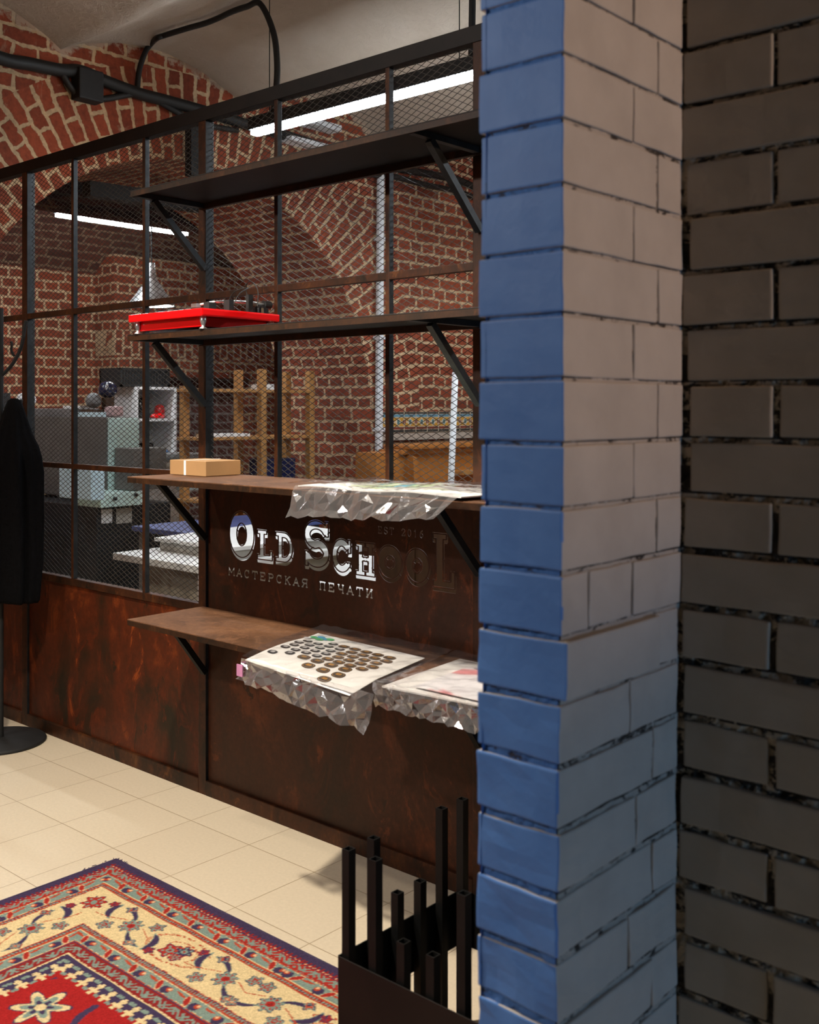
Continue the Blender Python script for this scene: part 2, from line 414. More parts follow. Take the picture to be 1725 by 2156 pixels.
# outer walls of the hall (out of frame, they close the room)
struct(bxo('wall_far', (XW, 3.2, 8.2, 8.3, 0, 3.7), M['brick_back']))
M['low_bounce_paint'] = simple('low_bounce_wall_paint', (.10, .085, .065, 1), .8)  # dark tone picked to cut light bounced off these unseen walls
struct(bxo('wall_near', (XW, 3.3, -3.1, -3, 0, 3.7), M['low_bounce_paint']))
bm = bmesh.new()
box(bm, 3.2, 3.3, -3, .5, 0, 3.7); box(bm, 3.2, 3.3, 1.6, 8.2, 0, 3.7); box(bm, 3.2, 3.3, .5, 1.6, 0, .45); box(bm, 3.2, 3.3, .5, 1.6, 1.55, 3.7)  # gap left for the assumed window
struct(obj('wall_right', bm, M['low_bounce_paint']))
bm = bmesh.new()
for a_, b_, c_, d_ in ((.5, 1.6, .45, .49), (.5, 1.6, 1.51, 1.55), (.5, .54, .45, 1.55), (1.56, 1.6, .45, 1.55), (1.03, 1.07, .45, 1.55)): box(bm, 3.22, 3.28, a_, b_, c_, d_)
struct(obj('assumed_window_1', bm, M['white']))  # unseen window, added as the assumed source of the cool light

# ---------------------------------------------------------------- painted brick pillar and wall in the foreground (real bricks)
def paint_mat(name, c1, c2, bump=.25):
    a = N(name); v = a.coord(); n = a.noise(v, 9, 6, .6); n2 = a.noise(v, 120, 3, .6)
    c = a.ramp(n, [(.3, c1), (.7, c2)])
    chip = a.ramp(a.noise(v, 16, 7, .75, 1.0), [(.765, 0.0), (.78, .9)])
    c = a.mixc(chip, c, tuple(x*.25 for x in c1[:3])+(1,))
    a.bump(a.math('ADD', n, a.math('MULTIPLY', n2, .25)), bump, .006)
    return a.set(c, .6)
M['paint_blue'] = paint_mat('blue_wall_paint', (.048, .145, .40, 1), (.066, .18, .46, 1))
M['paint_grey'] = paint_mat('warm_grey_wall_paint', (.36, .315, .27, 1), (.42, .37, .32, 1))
def mortar_mat(name, paint, hole, t0=.40, crack=.46):
    """painted joint with ragged holes and a broken crack line under each course"""
    a = N(name); v = a.coord((1, 1, 1.6)); n = a.noise(v, 22, 6, .7, .6); v2 = a.coord()
    sp = a.n('ShaderNodeSeparateXYZ'); a.l(v2, sp.inputs[0])
    fz = a.math('SUBTRACT', a.math('FRACT', a.math('ADD', a.math('DIVIDE', a.math('SUBTRACT', sp.outputs[2], 1.546), .097), .5)), .5)
    ck = a.math('MULTIPLY', a.math('GREATER_THAN', fz, -.004), a.ramp(a.noise(v2, 13, 5, .7), [(crack, 0.0), (crack+.03, 1.0)]))
    c = a.ramp(n, [(t0, hole), (t0+.05, paint)])
    c = a.mixc(ck, c, hole)
    a.bump(n, .8, .012); return a.set(c, .9)
M['mortar_blue'] = mortar_mat('blue_painted_mortar', (.055, .155, .42, 1), (.03, .03, .05, 1), .37, .58)
M['mortar_grey'] = mortar_mat('grey_painted_mortar', (.37, .32, .27, 1), (.03, .022, .016, 1), .40, .44)
M['paint_grey_shaded'] = paint_mat('shaded_grey_wall_paint', (.24, .205, .16, 1), (.29, .25, .20, 1))  # same grey paint as the pillar, with the corner's shade put into its colour
M['mortar_side'] = mortar_mat('side_painted_mortar', (.36, .30, .22, 1), (.02, .015, .01, 1), .45, .42)
def lean(p):
    s = min(1, max(0, (1.55-p[2])/.9)); s = s*s*(3-2*s)
    return Vector((p[0]-.011*s, p[1], p[2]))
ZJ, CH = 1.546, .097
rnd = random.Random(3)
def rbrick(bm, x0, x1, y0, y1, z0, z1, amp, bev=.0035, cuts=3):
    """one brick: box with softened, slightly wandering faces"""
    t = bmesh.new(); vs = box(t, x0, x1, y0, y1, z0, z1, bev=bev)
    big = [e for e in t.edges if e.calc_length() > .03]
    bmesh.ops.subdivide_edges(t, edges=big, cuts=cuts, use_grid_fill=True)
    off = Vector((rnd.uniform(0, 50), rnd.uniform(0, 50), rnd.uniform(0, 50)))
    for v in t.verts:
        v.co += noise.noise_vector(v.co*14+off)*amp+noise.noise_vector(v.co*55+off)*amp*.35
        v.co = lean(v.co)
    me = bpy.data.meshes.new('t'); t.to_mesh(me); t.free(); bm.from_mesh(me); bpy.data.meshes.remove(me)
# pillar
PX0, PX1, PY0, PY1 = -1.036, -.88, 1.338, 1.713
bm = bmesh.new()
ks = range(-16, 21)
for k in ks:
    z0, z1 = ZJ+k*CH, ZJ+(k+1)*CH
    low = max(0, min(1, (1.35-z0)/.6))
    gt = .0042+.003*low+rnd.uniform(0, .002); gb = .0016+.003*low
    js = [1.625] if k % 2 else [1.545]
    if k == -4: js = [1.412, 1.545]
    if k == -8: js = [1.57]
    ed = [PY0]+js+[PY1]
    for i in range(len(ed)-1):
        dx = rnd.uniform(-.0004, .0015); a0 = ed[i]+(.0 if i == 0 else rnd.uniform(.002, .006)); a1 = ed[i+1]-(rnd.uniform(0, .002))
        if i == len(ed)-2: a1 = PY1-rnd.uniform(-.004, .006)
        xl = PX0+rnd.uniform(-.003, .003)+(.004*low)
        rbrick(bm, xl, PX1+dx+(.012 if (k == -5 and i == 0) else 0), a0+(rnd.uniform(-.003, .002) if i == 0 else 0), a1, z0+gb, z1-gt, .0016+.002*low)
nb = len(bm.faces)
bmesh.ops.recalc_face_normals(bm, faces=bm.faces)
for f in bm.faces:
    c_ = f.calc_center_median()
    f.material_index = 0 if ((f.normal.y < -.55 and c_.y < PY0+.02) or f.normal.x < -.5 or c_.y < PY0+.001) else 1
# mortar core
def mortar_face(bm, o, u, L, z0, z1, nrm, d0, amp, mi, vary=True):
    nu = int(L/.006)+1; nz = int((z1-z0)/.008)+1; o = Vector(o); u = Vector(u); nrm = Vector(nrm); g = []
    for i in range(nu+1):
        row = []
        for j in range(nz+1):
            p = o+u*(L*i/nu)+Vector((0, 0, z0+(z1-z0)*j/nz))
            up_ = min(1, max(0, (p.z-1.0)/.7)); k_ = 1-.62*up_ if vary else 1; d0_ = min(d0, -.0038) if vary else d0
            d = (d0_ if vary else d0)+amp*k_*(noise.noise(p*35)+.8*noise.noise(p*90))*(.6 if vary else 1)
            d = min(d, -.003 if vary else -.0058)
            if i in (0, nu): d = min(d0, -.003)
            row.append(bm.verts.new(lean(p+nrm*d)))
        g.append(row)
    for i in range(nu):
        for j in range(nz): bm.faces.new((g[i][j], g[i+1][j], g[i+1][j+1], g[i][j+1])).material_index = mi
zt0, zt1 = 0.0, ZJ+21*CH
bm2 = bmesh.new()
mortar_face(bm2, (PX0+.008, PY0, 0), (1, 0, 0), PX1-PX0-.014, zt0, zt1, (0, -1, 0), -.0045, .006, 0)
mortar_face(bm2, (PX1, PY0+.006, 0), (0, 1, 0), PY1-PY0, zt0, zt1, (1, 0, 0), -.004, .005, 1)
mortar_face(bm2, (PX0+.008, PY0, 0), (0, 1, 0), PY1-PY0, zt0, zt1, (-1, 0, 0), 0, .003, 0)
pil = struct(obj('wall_pillar', bm, [M['paint_blue'], M['paint_grey']], smooth='keep'))
pm = obj('mortar', bm2, [M['mortar_blue'], M['mortar_grey']], pil, smooth='keep')
for p in pil.data.polygons: p.use_smooth = False
# grey side wall
bm = bmesh.new(); WY = PY1
for k in ks:
    z0, z1 = ZJ+k*CH, ZJ+(k+1)*CH
    low = max(0, min(1, (1.5-z0)/.7))
    if k % 2 == 0: js = [-.876, -.585, -.33, -.07]
    else: js = [-.876, -.715, -.455, -.2]
    for i in range(len(js)-1):
        w0 = rnd.uniform(.004, .008)+.004*low; gb = .003+.003*low+rnd.uniform(0, .002)
        rbrick(bm, js[i]+(w0 if i else rnd.uniform(-.004, .012)), js[i+1]-.003, WY+rnd.uniform(-.003, .003), WY+.12, z0+gb-.0015, z1-.008-.003*low, .0016+.001*low)
bmesh.ops.recalc_face_normals(bm, faces=bm.faces)
bm2 = bmesh.new()
mortar_face(bm2, (-.90, WY, 0), (1, 0, 0), .85, zt0, zt1, (0, -1, 0), -.008, .010, 0, False)
wr = struct(obj('wall_side', bm, M['paint_grey_shaded'], smooth='keep'))
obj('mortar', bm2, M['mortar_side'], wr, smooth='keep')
struct(bxo('wall_side_core', (-1.03, 0.1, WY+.1, WY+.25, 0, 3.7), M['plaster']))

# ---------------------------------------------------------------- sign panel cut through with lettering (signed distance field)
PY = 2.564
def seg(P, a, b, w, round_=False):
    a = np.array(a, float); b = np.array(b, float); d = b-a; L = np.hypot(*d); d = d/L if L > 1e-7 else np.array((1., 0.))
    qx = (P[0]-a[0])*d[0]+(P[1]-a[1])*d[1]; qy = -(P[0]-a[0])*d[1]+(P[1]-a[1])*d[0]
    if round_:
        t = np.clip(qx, 0, L); return np.hypot(qx-t, qy)-w
    dx = np.abs(qx-L/2)-L/2; dy = np.abs(qy)-w
    return np.hypot(np.maximum(dx, 0), np.maximum(dy, 0))+np.minimum(np.maximum(dx, dy), 0)
def poly(P, pts, w):
    r = None
    for a, b in zip(pts, pts[1:]):
        s = seg(P, a, b, w, True); r = s if r is None else np.minimum(r, s)
    return r
def arc(cx, cy, rx, ry, a0, a1, n=24):
    return [(cx+rx*math.cos(math.radians(a0+(a1-a0)*i/n)), cy+ry*math.sin(math.radians(a0+(a1-a0)*i/n))) for i in range(n+1)]
def U_(*a):
    r = a[0]
    for x in a[1:]: r = np.minimum(r, x)
    return r
def big_letter(P, ch, x0, x1, z0, z1):
    W = x1-x0; H = z1-z0; w = .0125 if H > .14 else .0105; s = w*.62
    if ch == 'O':
        w2 = W*.5*.30
        return poly(P, arc(x0+W/2, z0+H/2, W/2-w2, H/2-w2*1.0, 0, 360, 40), w2)
    if ch == 'L':
        xs_ = x0+W*.30
        return U_(seg(P, (xs_, z0), (xs_, z1), w*1.15), seg(P, (x0, z1-s), (x0+W*.62, z1-s), s), seg(P, (x0, z0+s), (x1, z0+s), s*1.3), seg(P, (x1-s, z0), (x1-s, z0+H*.30), s), seg(P, (x0+W*.1, z0+s), (x0+W*.6, z0+s), s*1.3))
    if ch == 'D':
        xs_ = x0+W*.26
        return U_(seg(P, (xs_, z0), (xs_, z1), w), poly(P, [(xs_, z1-s*1.3)]+arc(x0+W*.5, z0+H/2, W*.5-w, H/2-s*1.3, 90, -90)+[(xs_, z0+s*1.3)], w*.8), seg(P, (x0, z1-s), (xs_, z1-s), s), seg(P, (x0, z0+s), (xs_, z0+s), s))
    if ch == 'S':
        rx = W/2-w; cx = x0+W/2; ry = H/4-w*.4
        p = arc(cx, z1-w-ry, rx, ry, 25, 180, 18)+arc(cx, z1-w-ry, rx, ry, 180, 262, 8)[1:]+arc(cx, z0+w+ry, rx, ry, 82, 0, 10)+arc(cx, z0+w+ry, rx, ry, 0, -155, 18)[1:]
        return U_(poly(P, p, w*1.12), seg(P, (x1-s*1.2, z1-H*.32), (x1-s*1.2, z1), s), seg(P, (x0+s*1.2, z0), (x0+s*1.2, z0+H*.32), s))
    if ch == 'C':
        return U_(poly(P, arc(x0+W*.52, z0+H/2, W*.5-w, H/2-w, 48, 312, 36), w*1.1), seg(P, (x1-s*1.2, z1-H*.40), (x1-s*1.2, z1), s), seg(P, (x1-s*1.6, z0+H*.16), (x1-s*1.6, z0+H*.30), s))
    if ch == 'H':
        xa, xb = x0+W*.26, x0+W*.74
        return U_(seg(P, (xa, z0), (xa, z1), w*.95), seg(P, (xb, z0), (xb, z1), w*.95), seg(P, (xa, z0+H/2), (xb, z0+H/2), w*.6),
                  *[seg(P, (q-W*.22, zz), (q+W*.22, zz), s) for q in (xa, xb) for zz in (z0+s, z1-s)])
GL = {  # unit strokes, slab serif; lists of polylines, then serifs (x, y)
 'М': ([[(0, 0), (0, 1), (.5, .35), (1, 1), (1, 0)]], [(0, 0), (1, 0)]), 'А': ([[(.05, 0), (.5, 1), (.95, 0)], [(.25, .36), (.75, .36)]], [(.05, 0), (.95, 0)]),
 'С': ([arc(.5, .5, .45, .5, 50, 310, 14), [(.85, .66), (.85, 1)]], []), 'Т': ([[(.5, 0), (.5, 1)], [(.02, .78), (.02, 1), (.98, 1), (.98, .78)]], [(.5, 0)]),
 'Е': ([[(.9, .24), (.9, 0), (.12, 0), (.12, 1), (.88, 1), (.88, .76)], [(.12, .5), (.6, .5)]], [(.12, 1), (.12, 0)]),
 'Р': ([[(.15, 0), (.15, 1), (.6, 1)]+arc(.6, .74, .32, .26, 90, -90, 8)+[(.15, .48)]], [(.15, 0), (.15, 1)]),
 'К': ([[(.15, 0), (.15, 1)], [(.15, .45), (.85, 1)], [(.4, .62), (.9, 0)]], [(.15, 0), (.15, 1), (.85, 1), (.9, 0)]),
 'Я': ([[(.85, 0), (.85, 1), (.4, 1)]+arc(.4, .74, .32, .26, 90, 270, 8)+[(.85, .48)], [(.45, .48), (.1, 0)]], [(.85, 0), (.85, 1), (.1, 0)]),
 'П': ([[(.15, 0), (.15, 1), (.85, 1), (.85, 0)]], [(.15, 0), (.85, 0), (.15, 1), (.85, 1)]),
 'Ч': ([[(.85, 0), (.85, 1)], [(.15, 1), (.15, .6), (.3, .42), (.85, .42)]], [(.85, 0), (.85, 1), (.15, 1)]),
 'И': ([[(.15, 1), (.15, 0), (.85, 1), (.85, 0)]], [(.15, 1), (.15, 0), (.85, 1), (.85, 0)]),
 'E': ([[(.9, .24), (.9, 0), (.12, 0), (.12, 1), (.88, 1), (.88, .76)], [(.12, .5), (.6, .5)]], [(.12, 1), (.12, 0)]),
 'T': ([[(.5, 0), (.5, 1)], [(.02, .78), (.02, 1), (.98, 1), (.98, .78)]], [(.5, 0)]),
 'S': ([arc(.5, .75, .38, .25, 20, 260, 10)+arc(.5, .25, .4, .25, 80, -160, 10)], []),
 '2': ([arc(.5, .7, .38, .3, 170, -20, 10)+[(.1, 0), (.92, 0), (.92, .2)]], []), '0': ([arc(.5, .5, .4, .5, 0, 360, 18)], []),
 '1': ([[(.25, .8), (.5, 1), (.5, 0)]], [(.5, 0)]), '6': ([arc(.5, .3, .38, .3, 0, 360, 14), [(.12, .3), (.2, .7), (.75, 1)]], [])}
def small_text(P, s, x0, x1, z0, z1, w):
    n = len(s); adv = (x1-x0)/(n-.22); cw = adv*.78-2*w; r = np.full(P[0].shape, 9.)
    for i, ch in enumerate(s):
        if ch == ' ': continue
        ax = x0+i*adv+w; H = z1-z0-2*w
        m = (P[0] > ax-.02) & (P[0] < ax+adv+.02)
        Q = (P[0][m], P[1][m]); t = lambda p: (ax+p[0]*cw, z0+w+p[1]*H)
        d = np.full(Q[0].shape, 9.)
        for pl in GL[ch][0]:
            for a_, b_ in zip(pl, pl[1:]): d = np.minimum(d, seg(Q, t(a_), t(b_), w, True))
        for p in GL[ch][1]:
            c_ = t(p); d = np.minimum(d, seg(Q, (c_[0]-w*2.1, c_[1]), (c_[0]+w*2.1, c_[1]), w*.8))
        r[m] = np.minimum(r[m], d)
    return r
SX0, SX1, SZ0, SZ1 = -3.22, -2.08, .855, 1.125
RES = .0015
gx = np.arange(SX0, SX1+RES/2, RES); gz = np.arange(SZ0, SZ1+RES/2, RES)
PXg, PZg = np.meshgrid(gx, gz, indexing='ij'); PP = (PXg, PZg)
LET = [('O', -3.203, -3.060, .940, 1.112), ('L', -3.040, -2.957, .945, 1.050), ('D', -2.938, -2.845, .945, 1.050), ('S', -2.783, -2.662, .945, 1.104),
       ('C', -2.645, -2.553, .940, 1.050), ('H', -2.533, -2.437, .938, 1.048), ('O', -2.426, -2.320, .940, 1.048), ('O', -2.303, -2.203, .940, 1.048), ('L', -2.186, -2.098, .938, 1.104)]
field = np.full(PXg.shape, 9.)          # negative = cut away
for ch, a_, b_, c_, d_ in LET:
    dl = big_letter(PP, ch, a_, b_, c_, d_)
    ds = big_letter((PXg-.003, PZg+.009), ch, a_, b_, c_, d_)
    f = np.minimum(dl, ds)-.0042
    f = np.maximum(f, .0019-np.abs(dl-.0004))             # dark contour line left standing
    cx_, cz_ = (a_+b_)/2, (c_+d_)/2                      # little bridges that hold it
    for an in (35, 150, 215, 320):
        c2 = math.cos(math.radians(an)); s2 = math.sin(math.radians(an))
        far = (cx_+c2*.2, cz_+s2*.2)
        sg = seg(PP, (cx_, cz_), far, .0016)
        f = np.maximum(f, -np.maximum(sg, -dl-.003))
    field = np.minimum(field, f)
field = np.minimum(field, small_text(PP, 'МАСТЕРСКАЯ ПЕЧАТИ', -3.208, -2.449, .864, .897, .0029))
field = np.minimum(field, small_text(PP, 'EST 2016', -2.426, -2.224, 1.085, 1.110, .0016))
V_, F_ = [], []
def vtx(x, z, y): V_.append((x, y, z)); return len(V_)-1
TK = .003; YF = PY+.014
inside = field > 0
nx_, nz_ = field.shape
full = inside[:-1, :-1] & inside[1:, :-1] & inside[:-1, 1:] & inside[1:, 1:]
anyin = inside[:-1, :-1] | inside[1:, :-1] | inside[:-1, 1:] | inside[1:, 1:]
for j in range(nz_-1):
    i = 0
    while i < nx_-1:
        if full[i, j]:
            k = i
            while k < nx_-1 and full[k, j]: k += 1
            for yv in (YF, YF+TK):
                F_.append([vtx(gx[i], gz[j], yv), vtx(gx[k], gz[j], yv), vtx(gx[k], gz[j+1], yv), vtx(gx[i], gz[j+1], yv)])
            i = k; continue
        if anyin[i, j]:
            cs = [(i, j), (i+1, j), (i+1, j+1), (i, j+1)]; pl = []; cr = []
            for q in range(4):
                a_, b_ = cs[q], cs[(q+1) % 4]; fa, fb = field[a_], field[b_]
                if fa > 0: pl.append((gx[a_[0]], gz[a_[1]]))
                if (fa > 0) != (fb > 0):
                    t = fa/(fa-fb); p = (gx[a_[0]]+(gx[b_[0]]-gx[a_[0]])*t, gz[a_[1]]+(gz[b_[1]]-gz[a_[1]])*t); pl.append(p); cr.append(p)
            if len(pl) > 2:
                for yv in (YF, YF+TK): F_.append([vtx(p[0], p[1], yv) for p in pl])
            for q in range(0, len(cr)-1, 2):
                a_, b_ = cr[q], cr[q+1]
                F_.append([vtx(*a_, YF), vtx(*b_, YF), vtx(*b_, YF+TK), vtx(*a_, YF+TK)])
        i += 1
gx1, gz1 = gx[-1], gz[-1]
BX0, BX1 = -3.331, -2.014
for (a_, b_, c_, d_) in ((BX0, SX0, .045, 1.245), (gx1, BX1, .045, 1.245), (SX0, gx1, .045, SZ0), (SX0, gx1, gz1, 1.245)):
    for yv in (YF, YF+TK): F_.append([vtx(a_, c_, yv), vtx(b_, c_, yv), vtx(b_, d_, yv), vtx(a_, d_, yv)])

# ---------------------------------------------------------------- the steel partition
part = thing('steel_partition', 'tall rusted steel partition with wire mesh bays and a cut-out lettered panel, standing on the tiled floor', 'partition', (-3.3, PY, 0))
raw('sign_panel', V_, F_, M['rust_dark'], part)['label'] = 'dark rusted sheet panel cut through with large lettering'
HT = 2.67
def post(x0, x1, z0, z1, d=.04, name='post', m=None):
    bm = bmesh.new(); box(bm, x0, x1, PY, PY+d, z0, z1, bev=.002)
    bmesh.ops.recalc_face_normals(bm, faces=bm.faces)
    for f in bm.faces:
        if f.normal.x > .5: f.material_index = 1
    return obj(name, bm, [M['rust_frame'], M['steel']], part)
for x0, x1 in ((-4.735, -4.687), (-3.375, -3.33), (-2.015, -1.97), (-.66, -.615)):
    post(x0, x1, 0, HT-.052)
bm = bmesh.new(); box(bm, -5.19, -.6, PY-.002, PY+.04, HT-.052, HT, bev=.002); obj('top_beam', bm, M['brown_black'], part)
bays = [(-5.19, -4.735), (-4.687, -3.375), (-3.33, -2.015), (-1.97, -.66)]
for bi, (a_, b_) in enumerate(bays):
    bm = bmesh.new(); box(bm, a_, b_, PY-.001, PY+.038, 0, .058, bev=.003); obj('base_rail', bm, M['rust_frame'], part)
    bm = bmesh.new(); box(bm, a_, b_, PY+.001, PY+.024, 1.922, 1.948, bev=.002); obj('middle_rail', bm, M['rust_frame'], part)
    if bi != 2 and bi != 3:
        bm = bmesh.new(); box(bm, a_, b_, PY+.001, PY+.024, 1.229, 1.252, bev=.002); obj('lower_rail', bm, M['rust_frame'], part)
        bm = bmesh.new(); box(bm, a_, b_, PY+.001, PY+.036, .706, .738, bev=.002); obj('sill_rail', bm, M['rust_frame'], part)
        bm = bmesh.new(); box(bm, a_, b_, PY+.012, PY+.016, .056, .71); obj('sheet_panel', bm, M['rust_panel'], part)['label'] = 'dark steel sheet with orange rust blooms'
    else:
        bm = bmesh.new(); box(bm, a_, b_, PY+.001, PY+.036, 1.222, 1.25, bev=.002); obj('sill_rail', bm, M['rust_frame'], part)
        if bi == 3:
            bm = bmesh.new(); box(bm, a_, b_, PY+.012, PY+.016, .056, 1.23); obj('sheet_panel', bm, M['rust_dark'], part)
mull = {0: [], 1: [(-4.300, -4.281), (-3.752, -3.732)], 2: [(-2.930, -2.911), (-2.380, -2.362)], 3: [(-1.54, -1.52), (-1.11, -1.09)]}
for bi, (a_, b_) in enumerate(bays):
    zb = .738 if bi < 2 else 1.25
    for m0, m1 in mull[bi]:
        post(m0, m1, zb, HT-.052, .022, 'mullion')
# expanded wire mesh: two families of slanting wires per bay
def mesh_panel(x0, x1, z0, z1, y):
    bm = bmesh.new(); px, pz = .0425, .0215; sl = pz/px; wd = .0019
    for sgn in (1, -1):
        c = z0-(x1-x0)*sl if sgn > 0 else z0
        c1 = z1 if sgn > 0 else z1+(x1-x0)*sl
        while c < c1:
            # line z = c + sgn*sl*(x-x0)
            pts = []
            xa, xb = x0, x1
            za, zb = c, c+sgn*sl*(x1-x0)
            def clip(zlim, lo):
                nonlocal xa, xb, za, zb
                s = sgn*sl
                if lo:
                    if za < zlim: xa = x0+(zlim-c)/s; za = zlim
                    if zb < zlim: xb = x0+(zlim-c)/s; zb = zlim
                else:
                    if za > zlim: xa = x0+(zlim-c)/s; za = zlim
                    if zb > zlim: xb = x0+(zlim-c)/s; zb = zlim
            if max(za, zb) > z0 and min(za, zb) < z1:
                clip(z0, True); clip(z1, False)
                if xb-xa > .004: beam(bm, (xa, y+(.0006 if sgn > 0 else -.0006), za), (xb, y+(.0006 if sgn > 0 else -.0006), zb), .0012, wd, side=Vector((0, 1, 0)))
            c += pz
    return obj('mesh_panel', bm, M['wire'], part)
for bi, (a_, b_) in enumerate(bays):
    segs = [(.738, 1.229), (1.252, 1.922), (1.948, HT-.052)] if bi < 2 else [(1.25, 1.922), (1.948, HT-.052)]
    for z0, z1 in segs: mesh_panel(a_, b_+.004, z0, z1, PY+.026)

# ---------------------------------------------------------------- wall shelves on brackets
SH = [('topmost', 2.295, 'dark underside, empty'), ('second', 1.768, 'holding the red turntable'), ('third', 1.252, 'holding a cardboard box and a plastic-wrapped pack'), ('lowest', .732, 'holding the sticker sheets')]
for nm, z, what in SH:
    s = thing('steel_shelf', {'topmost': 'empty brown-black steel shelf, topmost on the partition, under the tube light', 'second': 'dark steel shelf that carries the red turntable',
        'third': 'brown steel shelf above the lettering, carrying a cardboard box', 'lowest': 'rust-brown steel shelf below the lettering, carrying sticker sheets in plastic'}[nm], 'shelf', (-2.5, 2.4, z), 'steel shelves on the mesh partition')
    top = M['rust_shelf'] if z < 1.5 else M['brown_black']
    yf = 2.235 if z > 2 else 2.222
    bm = bmesh.new(); box(bm, -3.345, -1.70, yf, PY-.002, z-.004, z, bev=.001)
    obj('board', bm, top, s)
    bm = bmesh.new(); box(bm, -3.345, -1.70, yf, yf+.004, z-.022, z-.004); box(bm, -3.345, -3.341, yf+.004, PY-.002, z-.022, z-.004)
    obj('front_lip', bm, M['shelf_edge'], s)
    bm = bmesh.new(); box(bm, -3.345, -1.70, PY-.02, PY-.002, z-.026, z-.004); obj('back_rail', bm, M['shelf_edge'], s)
    for bx_ in (-3.33, -1.985):
        bm = bmesh.new(); yt = {2.295: 2.325, 1.768: 2.33, 1.252: 2.345, .732: 2.385}[z]
        beam(bm, (bx_, yt, z-.024), (bx_, PY-.004, z-.255), .022, .022)
        box(bm, bx_-.011, bx_+.011, yf+.01, PY-.004, z-.022, z-.005)
        obj('bracket', bm, M['steel'] if z > 1.3 else M['black_steel'], s)

# ---------------------------------------------------------------- rug
def rug():
    x0, x1, y0, y1 = -3.068, -1.17, -.75, 1.995
    st = .0035
    vx0, vx1, vy0 = x0, x1, .75         # fine weave where it is seen, coarse beyond
    X = np.arange(x0, x1+st/2, st); Y = np.concatenate([np.arange(y0, vy0, .02), np.arange(vy0, y1+st/2, st)])
    XX, YY = np.meshgrid(X, Y, indexing='ij')
    zz = .008+.0012*np.sin(XX*31+YY*7)*np.sin(YY*23)
    dx = np.minimum(XX-x0, x1-XX); dy = np.minimum(YY-y0, y1-YY)
    j = (np.random.RandomState(1).rand(*XX.shape)-.5)*.002
    d = np.minimum(dx, dy)+j; u = np.maximum(dx, dy)+j
    PUR = np.array((.060, .040, .095)); RED = np.array((.42, .030, .022)); DRED = np.array((.28, .022, .022)); TEA = np.array((.235, .315, .27)); CRM = np.array((.80, .62, .34)); ORG = np.array((.50, .07, .03)); DRK = np.array((.05, .03, .035)); PCH = np.array((.85, .50, .28))
    col = np.zeros(XX.shape+(3,)); col[:] = RED
    def put(mask, c): col[mask] = c
    put(d < .036, PUR)
    # purple edge with small comb teeth
    tooth = (u*1.0/.0165) % 1
    put((d > .026) & (d < .040) & (tooth < .42), DRED)
    put((d > .030+.010*tooth) & (d < .043) & (tooth > .62), PCH)
    def vine(dc, amp, per, wv, c, phase=0.):
        ph = (u/per+phase) % 1.0
        tri = dc+amp*np.sin(2*PI*ph)*np.where(np.abs(np.sin(2*PI*ph)) > .8, 1, 1)
        put((np.abs(d-tri) < wv), c)
        # crosses on the vine
        cu = ((u/per+phase+.5) % .5)-.25; cu = cu*per
        cdd = d-dc
        put((np.abs(cu-cdd) < .0042) & (np.abs(cu)+np.abs(cdd) < .023), c)
        put((np.abs(cu+cdd) < .0042) & (np.abs(cu)+np.abs(cdd) < .023), c)
    def redband(a, b):
        put((d > a) & (d < b), DRED if a > .3 else RED)
        m = (a+b)/2; vine(m, (b-a)*.26, .075, .0032, TEA)
        put((np.abs(d-a) < .0016), PUR)
    redband(.043, .078)
    def tealband(a, b, ph):
        put((d > a) & (d < b), TEA)
        put((np.abs(d-a-.002) < .0016) | (np.abs(d-b+.002) < .0016), ORG)
        put((np.abs(d-a-.005) < .0012) | (np.abs(d-b+.005) < .0010), CRM)
        m = (a+b)/2; p = .118
        c = ((u-ph)/p % 1.0-.5)*p; e = d-m
        # navy curl with peach heart
        r = np.hypot(c+.012, (e-.004)); put((r < .0165) & (e > -.012), PUR); put(np.hypot(c+.004, e+.002) < .0095, ORG); put(np.hypot(c+.002, e+.004) < .0055, PCH)
        # red leaf
        c2 = ((u-ph)/p % 1.0-.12)*p; c2 = np.where(c2 > p/2, c2-p, c2)
        rot = c2*.55+e*.84; rot2 = -c2*.84+e*.55
        lf = (rot/.022)**2+(rot2/.0085)**2
        put(lf < 1.25, PCH); put(lf < .9, RED)
        c3 = ((u-ph)/p % 1.0-.82)*p; rot = c3*.98+e*.2; rot2 = -c3*.2+e*.98
        put((rot/.024)**2+((rot2+.008)/.0045)**2 < 1, ORG)
    tealband(.080, .130, .06)
    def stripe(a, b):
        put((d > a) & (d < b), ORG); m = (a+b)/2
        put(np.abs(d-m) < (b-a)*.24, TEA); put((np.abs(d-m) < (b-a)*.24) & ((u/.011 % 1) < .45), DRED)
        put(np.abs(d-a-.004) < .0009, PUR)
    stripe(.130, .147)
    A, B = .147, .314
    put((d > A) & (d < B), CRM)
    inb = (d > A) & (d < B)
    mid = (A+B)/2
    P4 = .86
    # corner coordinates for the corner rosette: symmetrical in dx,dy
    def flower(cu, cd_, r, petals, c_out, c_in, c_core, cuu=None, cdd=None):
        au = (u if cuu is None else cuu)-cu; ad = (d if cdd is None else cdd)-cd_
        rr = np.hypot(au, ad); th = np.arctan2(ad, au)
        edge = r*(.82+.18*np.cos(petals*th)); m = (rr < edge) & inb
        put((rr < edge+.003) & inb, PUR if c_out is not PUR else ORG); put(m, c_out)
        pr_ = (np.hypot(rr-r*.62, 0) < r*.13) & (np.cos(petals*th) > .55) & inb; put(pr_, c_in)
        put((rr < r*.36) & inb, c_in); put((rr < r*.17) & inb, c_core)
    def vcurve(fn, w_, c, lo, hi):
        t = (u-lo); m = (u > lo) & (u < hi) & inb & (np.abs(d-fn(u)) < w_); put(m, c)
